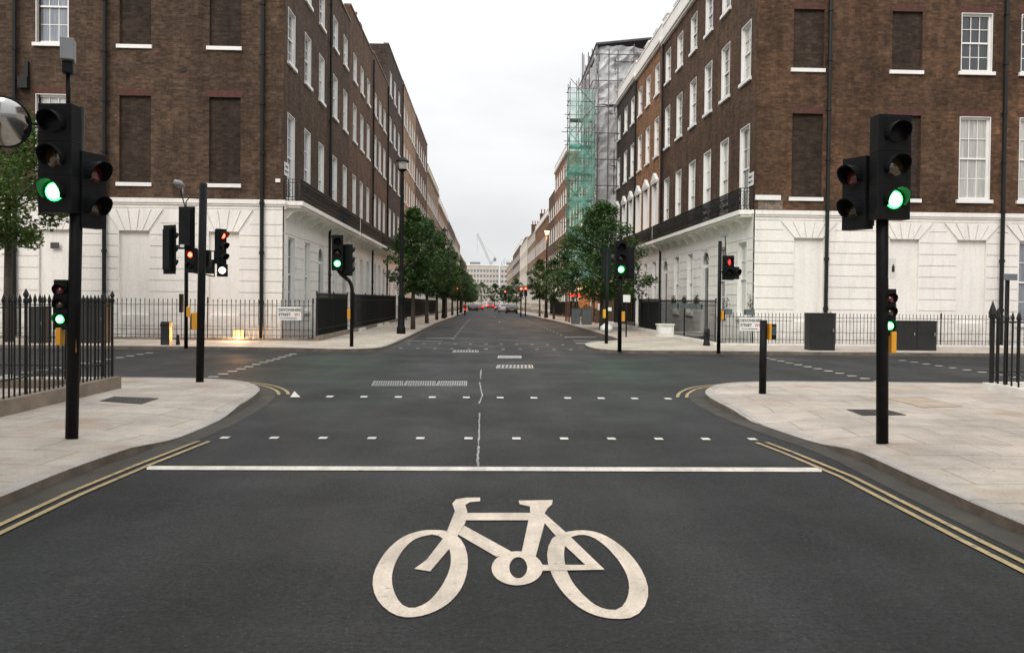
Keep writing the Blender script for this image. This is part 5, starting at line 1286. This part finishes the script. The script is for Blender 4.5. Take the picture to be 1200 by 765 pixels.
# green netted scaffold
t = tag(empty('netted_scaffold', (7.05, 59.8, 0)), 'scaffold with bare poles above green debris netting on the right', 'scaffold')
m = MB(); rs = random.Random(5); NX0, NX1, NY0, NY1 = 6.15, 8.0, 59.0, 60.4
for x in (NX0, 6.8, 7.4, NX1):
    for y in (NY0, NY1): m.tube([(x,y,-.2),(x,y,17.3+rs.uniform(-.3,1.0))], .035, 5)
for k in range(16):
    z = 2.6+k*.98
    for y in (NY0, NY1): m.tube([(NX0-rs.uniform(.1,.5),y-.03,z),(NX1+rs.uniform(0,.2),y-.03,z)], .025, 4)
    for x in (NX0, NX1): m.tube([(x-.03,NY0-.3,z+.1),(x-.03,NY1+.3,z+.1)], .025, 4)
for z in range(2, 17, 4):
    m.tube([(NX0,NY0-.05,z),(NX1,NY0-.05,z+2)], .025, 4); m.tube([(NX1,NY0-.05,z+2),(NX0,NY0-.05,z+4)], .025, 4)
m.build('scaffold_frame', M['tube'], t)
m = MB()
for z in range(3, 17, 2): m.box(NX0+.05,NX1-.05,NY0+.1,NY1-.1,z+.04,z+.09)
m.build('scaffold_boards', M['bark'], t)
sheet((NX0-.04,NY0-.09,2.6), (NX1-NX0+.08,0,0), (0,0,11.3), 12, 60, (0,-1,0), .16, 5, 'debris_netting', 'net', t)
sheet((NX0-.08,NY1+.05,2.6), (0,-(NY1-NY0)-.1,0), (0,0,11.3), 10, 60, (-1,0,0), .16, 6, 'debris_netting', 'net', t)
M['net2'] = sheetmat('thin_green_netting', (.36,.66,.56), .6, .5)
sheet((NX0-.04,NY0-.09,13.9), (NX1-NX0+.08,0,0), (0,0,3.3), 10, 20, (0,-1,0), .12, 7, 'thin_netting', 'net2', t)

# ------------------------------------------------------------------ terrace shelter on the right pavement
M['timber'] = mat('dark_timber', (.085,.045,.025), .6, var=.25)
M['awning'] = mat('beige_canvas', (.36,.31,.22), .8, var=.12)
M['planter_grey'] = mat('grey_planter', (.10,.115,.12), .7, var=.15)
x0, x1, y0, y1 = 5.95, 8.0, 53.6, 58.2; g = gz(55)+.1
t = tag(empty('terrace_shelter', (7, 56, g)), 'timber pavement shelter with beige awning and warm lamps behind the big right tree', 'terrace shelter')
m = MB(); 
for x in (x0, x1):
    for y in (y0, 56, y1): m.box(x-.05, x+.05, y-.05, y+.05, g, g+2.75)
m.box(x0-.05, x1+.05, y0-.05, y0+.05, g+2.65, g+2.8); m.box(x0-.05, x0+.05, y0, y1, g+2.65, g+2.8); m.build('timber_frame', M['timber'], t)
m = MB(); m.prism([(x0-.35,y0-.25,g+2.72),(x1+2,y0-.25,g+3.5),(x1+2,y0-.25,g+3.56),(x0-.35,y0-.25,g+2.78)], (0,5,0)); m.prism([(x0-.35,y0-.26,g+2.5),(x0-.35,y0-.26,g+2.78),(x1+1.9,y0-.26,g+3.5),(x1+1.9,y0-.26,g+2.6)], (0,.02,0)); m.build('awning', M['awning'], t)
m = MB(); m.box(x1-.55, x1+1.9, y0+.02, y0+.06, g, g+2.6); m.build('side_screen', M['timber'], t)
for i, xx in enumerate((7.0, 7.52)): m = MB(); m.box(xx-.09, xx+.09, y0-.02, y0+.02, g+1.0, g+2.35); m.build('glow_panel', M['orange_glow'], t)
m = MB(); m.box(x0+.9, x1-.3, y1-.1, y1-.04, g+1.0, g+2.2); m.build('glow_back_wall', M['orange_glow'], t)  # self-lit wall: the interior lamplight is put into its material
for i in range(5):
    m = MB(); m.lathe((6.35+.26*i, 54.4, g+2.28), [(.03,0),(.10,.05),(.12,.12),(.10,.19),(.03,.24)], 10); m.build('lamp', M['lit_warm'], t, smooth=True)
for i in range(4):
    m = MB(); m.box(5.72+.2*i, 5.84+.2*i, 53.4, 53.5, g+1.8, g+2.0); m.build('heater', M['lit_red'], t)
m = MB(); m.box(7.62,7.95,y0-.09,y0-.06,g+.9,g+1.35); m.build('notice', M['plate'], t)
ld = bpy.data.lights.new('shelter_light', 'POINT'); ld.energy = 60; ld.color = (1,.5,.22); ld.shadow_soft_size = .3
o = bpy.data.objects.new('shelter_light', ld); COL.objects.link(o); o.location = (6.9,55.2,g+2.0)
for i, (xa, xb, y) in enumerate(((5.50,6.0,50.0),(6.04,6.62,49.0))):
    gg = gz(y)+.11; q = tag(empty('barrier_planter', ((xa+xb)/2,y,gg)), ['left one of two tall grey planters in front of the shelter','right one of two tall grey planters in front of the shelter'][i], 'planter', 'grey planters by the shelter')
    m = MB(); m.box(xa, xb, y, y+.5, gg, gg+.95); m.box(xa-.02, xb+.02, y-.02, y+.52, gg+.951, gg+1.0); m.build('planter_box', M['planter_grey'], q)
    m = MB(); leaves(m, random.Random(i), ((xa+xb)/2,y+.25,gg+1.1), (.28,.25,.16), 120, .05); m.build('foliage', M['leaf_shrub'], q)
# white box and bag
t = tag(empty('white_planter', (7.62,33.2,.11)), 'low white painted box on the right pavement beside the railing', 'planter')
m = MB(); m.box(7.22,7.95,33.0,33.45,.11,.16); m.box(7.26,7.91,33.03,33.42,.161,.60); m.box(7.22,7.95,33.0,33.45,.601,.66); m.build('planter_box', M['stone_white'], t)
m = MB(); m.box(7.36,7.81,33.015,33.029,.24,.50); m.build('panel', M['white'], t)
t = tag(empty('rubbish_bag', (5.85,38,.11)), 'white plastic rubbish bag lying on the right pavement by the kerb', 'rubbish bag')
m = MB(); m.lathe((5.85,38,.11), [(.22,0),(.33,.1),(.30,.25),(.16,.38),(.05,.45),(.09,.55)], 14)
for v in m.v: v += Vector((mnoise.noise(v*6)*.07, mnoise.noise(v*6+Vector((3,3,3)))*.07, 0))
b_ = m.build('bag', M['plate'], t, smooth=True); m = MB(); m.tube([(5.85,38,.55),(5.85,38,.58)], .055, 8); m.build('tie', M['iron'], t)
# flower troughs on the railing and potted shrubs
def trough(label, c, lx, ly, mt='leaf_shrub', seed=0, hgt=.22):
    q = tag(empty('flower_trough', c), label, 'flower trough', 'plants on the right corner railing')
    m = MB(); m.box(c[0]-lx, c[0]+lx, c[1]-ly, c[1]+ly, c[2], c[2]+.2); m.build('trough', M['planter_grey'], q, bevel=.01)
    m = MB(); rn = random.Random(seed)
    for k in range(max(2, int(max(lx,ly)*9))):
        f = rn.uniform(-.85,.85); leaves(m, rn, (c[0]+lx*f, c[1]+ly*f, c[2]+.28+rn.uniform(-.03,.1)), (.11,.11,hgt*rn.uniform(.6,1.1)), 70, .035)
    m.build('foliage', M[mt], q)
trough('long flower trough nearest the corner on the right main street railing', (8.0,29.9,1.32), .10, .55, 'leaf_red', 1)
trough('long flower trough in the middle of the right main street railing', (8.0,31.6,1.32), .10, .55, 'leaf_shrub', 2)
trough('long flower trough farthest up the right main street railing', (8.0,33.6,1.32), .10, .55, 'leaf_red', 3)
trough('potted shrub on the right corner railing left of the name plate', (8.42,27.45,1.16), .16, .13, 'leaf_shrub', 4, .34)
trough('potted purple shrub above the right name plate', (9.22,27.47,1.16), .15, .13, 'leaf_red', 5, .34)
# floodlight behind the left railing
fx, fy = (282-567)*28.25/FPX, 28.25
t = tag(empty('floodlight', (fx,fy,.15)), 'bright yellow floodlight at ground level behind the left railing', 'floodlight')
m = MB(); m.box(fx-.2, fx+.2, fy, fy+.12, .1, .46); m.build('lamp_housing', M['housing'], t); m = MB(); m.box(fx-.18, fx+.18, fy-.012, fy-.001, .12, .44); m.build('lamp_glass', M['lit_warm'], t)
m = MB(); m.tube([(fx,fy+.05,-2.7),(fx,fy+.05,.1)], .04); m.build('stand', M['pole'], t)
ld = bpy.data.lights.new('floodlight_light', 'AREA'); ld.energy = 190; ld.color = (1,.5,.16); ld.size = .3
o = bpy.data.objects.new('floodlight_light', ld); COL.objects.link(o); o.location = (fx,fy-.05,.28); o.rotation_euler = (R(-78),0,0)
# dark cabinets across the side street
for lab, u0, u1, v0, v1 in (('black cabinet across the side street behind the left signal pole', 94, 124, 350, 402),('narrow black cabinet across the side street seen through the near left railing', 33, 53, 360, 402)):
    cabinet(lab, u0, u1, v0, v1)
# ------------------------------------------------------------------ vehicles
def paint(name, col): return mat(name, col, .3, var=.04, coat=.8, spec=.5)
M['car_black'] = paint('black_car_paint', (.015,.016,.02)); M['car_silver'] = paint('silver_car_paint', (.45,.46,.48)); M['car_white'] = paint('white_car_paint', (.7,.7,.7)); M['car_red'] = paint('red_car_paint', (.35,.02,.02)); M['car_blue'] = paint('dark_blue_car_paint', (.02,.03,.06))
M['tyre'] = mat('tyre', (.02,.02,.02), .85, var=.1)
def car(label, x, y, col, lit=False, h=1.45, w_=1.78, ln=4.2):
    g = gz(y)+.005; root = tag(empty('parked_car', (x,y,g)), label, 'car', 'cars far down the street')
    prof = [(-ln/2,.35),(-ln/2-.02,.6),(-ln/2+.05,.95),(-ln/2+.18,1.0),(-ln/2+.55,h-.05),(-ln/2+.9,h),(.35,h),(1.05,1.0),(ln/2-.2,.82),(ln/2,.6),(ln/2-.03,.3),(1.65,.3),(1.3,.22),(-1.3,.22),(-1.65,.3)]
    m = MB(); n = len(prof); V = []
    for sx, k in ((-1,1),(-.93,1),(.93,1),(1,1)):
        for (py, pz) in prof:
            tf = max(0, (pz-.95)/(h-.95)); wd = (w_/2)*(1-.20*tf)
            hx = wd*(sx if abs(sx) == 1 else sx); zz = pz if abs(sx) < 1 else pz-.03*(pz > .5)
            V.append((x+hx, y+py, g+zz))
    F = []
    for s_ in range(3):
        for i in range(n): F.append([s_*n+i, s_*n+(i+1) % n, (s_+1)*n+(i+1) % n, (s_+1)*n+i])
    F.append(list(range(n))); F.append([3*n+i for i in range(n)][::-1]); m.add(V, F); m.build('body', M[col], root, smooth=False, bevel=.03)
    m = MB(); m.quad((x-.60,y-ln/2+.215,g+1.05),(x+.60,y-ln/2+.215,g+1.05),(x+.54,y-ln/2+.50,g+h-.08),(x-.54,y-ln/2+.50,g+h-.08)); m.v = [p+Vector((0,-.035,.01)) for p in m.v]; m.build('rear_window', M['pane_dark'], root)
    for s_ in (-1, 1):
        m = MB(); xx = x+s_*(w_/2-.005); xt = x+s_*(w_/2*.86)
        m.quad((xx,y-ln/2+.5,g+1.0),(xx,y+.85,g+1.0),(xt,y+.35,g+h-.1),(xt,y-ln/2+.75,g+h-.1)); m.build('side_window', M['pane_dark'], root)
        m = MB(); m.box(x+s_*.72-.12, x+s_*.72+.12, y-ln/2-.035, y-ln/2+.02, g+.68, g+.9); m.build('tail_light', M['lit_red' if lit else 'red_dark'], root)
        for yy in (-ln/2+.75, ln/2-.8):
            m = MB(); m.tube([(x+s_*(w_/2-.2),y+yy,g+.31),(x+s_*(w_/2+.01),y+yy,g+.31)], .31, 14); wh = m.build('wheel', M['tyre'], root)
            m = MB(); m.tube([(x+s_*(w_/2+.011),y+yy,g+.31),(x+s_*(w_/2+.02),y+yy,g+.31)], .19, 10); m.build('rim', M['steel'], wh)
    m = MB(); m.box(x-.26, x+.26, y-ln/2-.04, y-ln/2+.0, g+.52, g+.63); m.build('number_plate', M['yellow'], root)
    return root
car('black hatchback parked nearest on the right, pale rear bumper', 4.15, 124, 'car_black')
car('silver car parked just beyond the black hatchback', 3.35, 143, 'car_silver', h=1.5)
car('dark blue car with lit tail lamps beyond the silver car', 3.0, 172, 'car_blue', True)
car('tall dark red car in the distance in the middle of the road', 1.6, 226, 'car_red', True, 1.9, 1.9)
car('small white car in the distance left of the red one', -.1, 232, 'car_white', True)
car('red car far ahead in the left lane with glowing lamps', -1.2, 186, 'car_red', True)
car('black car parked far ahead along the left kerb', -2.3, 160, 'car_black')
def bike(label, x, y):
    g = gz(y); t = tag(empty('motorcycle', (x,y,g)), label, 'motorcycle')
    for yy in (-.65,.65):
        m = MB(); m.tube([(x+.30*0,y+yy+.29*math.cos(2*math.pi*k/14),g+.31+.29*math.sin(2*math.pi*k/14)) for k in range(15)], .06, 6); m.build('wheel', M['tyre'], t)
    m = MB(); m.box(x-.14,x+.14,y-.35,y+.3,g+.35,g+.75); m.box(x-.16,x+.16,y-.75,y-.3,g+.6,g+.82); m.build('body', M['car_black'], t, bevel=.04)
    m = MB(); m.box(x-.15,x+.15,y-.5,y+.1,g+.78,g+.9); m.build('seat', M['tyre'], t, bevel=.04)
    m = MB(); m.box(x-.22,x+.22,y-1.0,y-.6,g+.9,g+1.3); m.build('top_box', M['car_red'], t, bevel=.03)
    m = MB(); m.tube([(x,y+.65,g+.31),(x,y+.4,g+1.0)], .04); m.tube([(x-.35,y+.3,g+1.05),(x,y+.42,g+1.0),(x+.35,y+.3,g+1.05)], .02); m.build('handlebar', M['steel'], t)
    m = MB(); m.box(x-.06,x+.06,y-1.03,y-1.0,g+.7,g+.78); m.build('tail_light', M['lit_red'], t)
bike('motorcycle with a red top box parked at the left kerb', -2.3, 93)

# ------------------------------------------------------------------ office blocks and crane closing the street
def block(label, x0, x1, y, top, nx, nf, mt):
    root = tag(empty('office_block', ((x0+x1)/2,y,-.9)), label, 'office building', 'pale office blocks at the end of the street')
    O = (x0, y, 0); L_ = x1-x0; holes = []; fh = (top-3)/nf; bw = L_/nx
    for i in range(nx):
        for j in range(nf): holes.append((bw*(i+.18), bw*(i+.82), 1.5+fh*(j+.3), 1.5+fh*(j+.8), .3, False))
    m = MB(); facade(m, O, 0, L_, -3, top, holes); shell(m, O, 0, L_, 14, -3, top); m.build('wall', M[mt], root)
    for j in range(nf): 
        m = MB()
        m.quad((x0+.1,y+.28,1.5+fh*(j+.25)),(x1-.1,y+.28,1.5+fh*(j+.25)),(x1-.1,y+.28,1.5+fh*(j+.85)),(x0+.1,y+.28,1.5+fh*(j+.85))); m.build('window_band', M['pane_grey'], root)
    m = MB(); m.box(x0-.1,x1+.1,y-.25,y+.3,top,top+.5); m.build('parapet', M['white'], root)
    m = MB(); m.box(x0+L_*.3,x0+L_*.55,y+3,y+8,top+.5,top+1.9); m.build('plant_room', M['lead'], root)
    return root
M['office_white'] = stuccomat('office_render', (.54,.50,.45))
block('broad white office block closing the end of the street', -14, 6.9, 400, 18.6, 13, 6, 'office_white')
b2 = block('narrow white block just right of the broad one at the street end', 7.6, 18, 392, 18.2, 6, 6, 'office_white')
m = MB()
for i in range(7): m.tube([(8+i*.8,392,18.6),(8+i*.8,392,20.2+(i*37%5)*.5)], .07, 4)
m.build('aerial', M['tube'], b2)
M['crane'] = mat('crane_paint', (.35,.36,.38), .6, var=.1)
t = tag(empty('tower_crane', (3.2,450,0)), 'thin luffing tower crane rising behind the white office block', 'crane')
def lattice(p, q, wd, n, name):
    m = MB(); p, q = Vector(p), Vector(q); u, w_ = m.fr(p, q); c = [u*a*wd+w_*b*wd for a, b in ((-1,-1),(1,-1),(1,1),(-1,1))]
    for o_ in c: m.tube([p+o_, q+o_], .10, 4)
    for i in range(n):
        a = p.lerp(q, i/n); b = p.lerp(q, (i+1)/n)
        for k in range(4): m.tube([a+c[k], b+c[(k+1) % 4]], .06, 3)
    return m.build(name, M['crane'], t)
lattice((3.2,450,-3), (3.2,450,22), .7, 12, 'mast'); lattice((3.2,450,21.5), (-4.6,450,38.5), .45, 16, 'jib'); lattice((3.2,450,21.5), (5.6,450,25.5), .4, 4, 'counter_jib')
m = MB(); m.tube([(5.6,450,25.5),(-3.0,450,35.1)], .06, 4); m.tube([(-4.6,450,38.5),(-4.6,450,27)], .05, 4); m.build('cable', M['crane'], t)
m = MB(); m.box(4.8,6.2,449.3,450.7,23.2,25); m.build('counterweight', M['lead'], t)
# roof aerial on the right corner house
m = MB(); x, y, z = 11.4, 43.2, 18; m.tube([(x,y,z-1.5),(x,y,z+2.2)], .02, 5); m.tube([(x-.5,y,z+2.0),(x+.5,y,z+1.9)], .012, 4)
for k in range(6): m.tube([(x-.5+.2*k,y-.2,z+2.0-.02*k),(x-.5+.2*k,y+.2,z+2.0-.02*k)], .008, 3)
m.build('aerial', M['tube'], hR1)
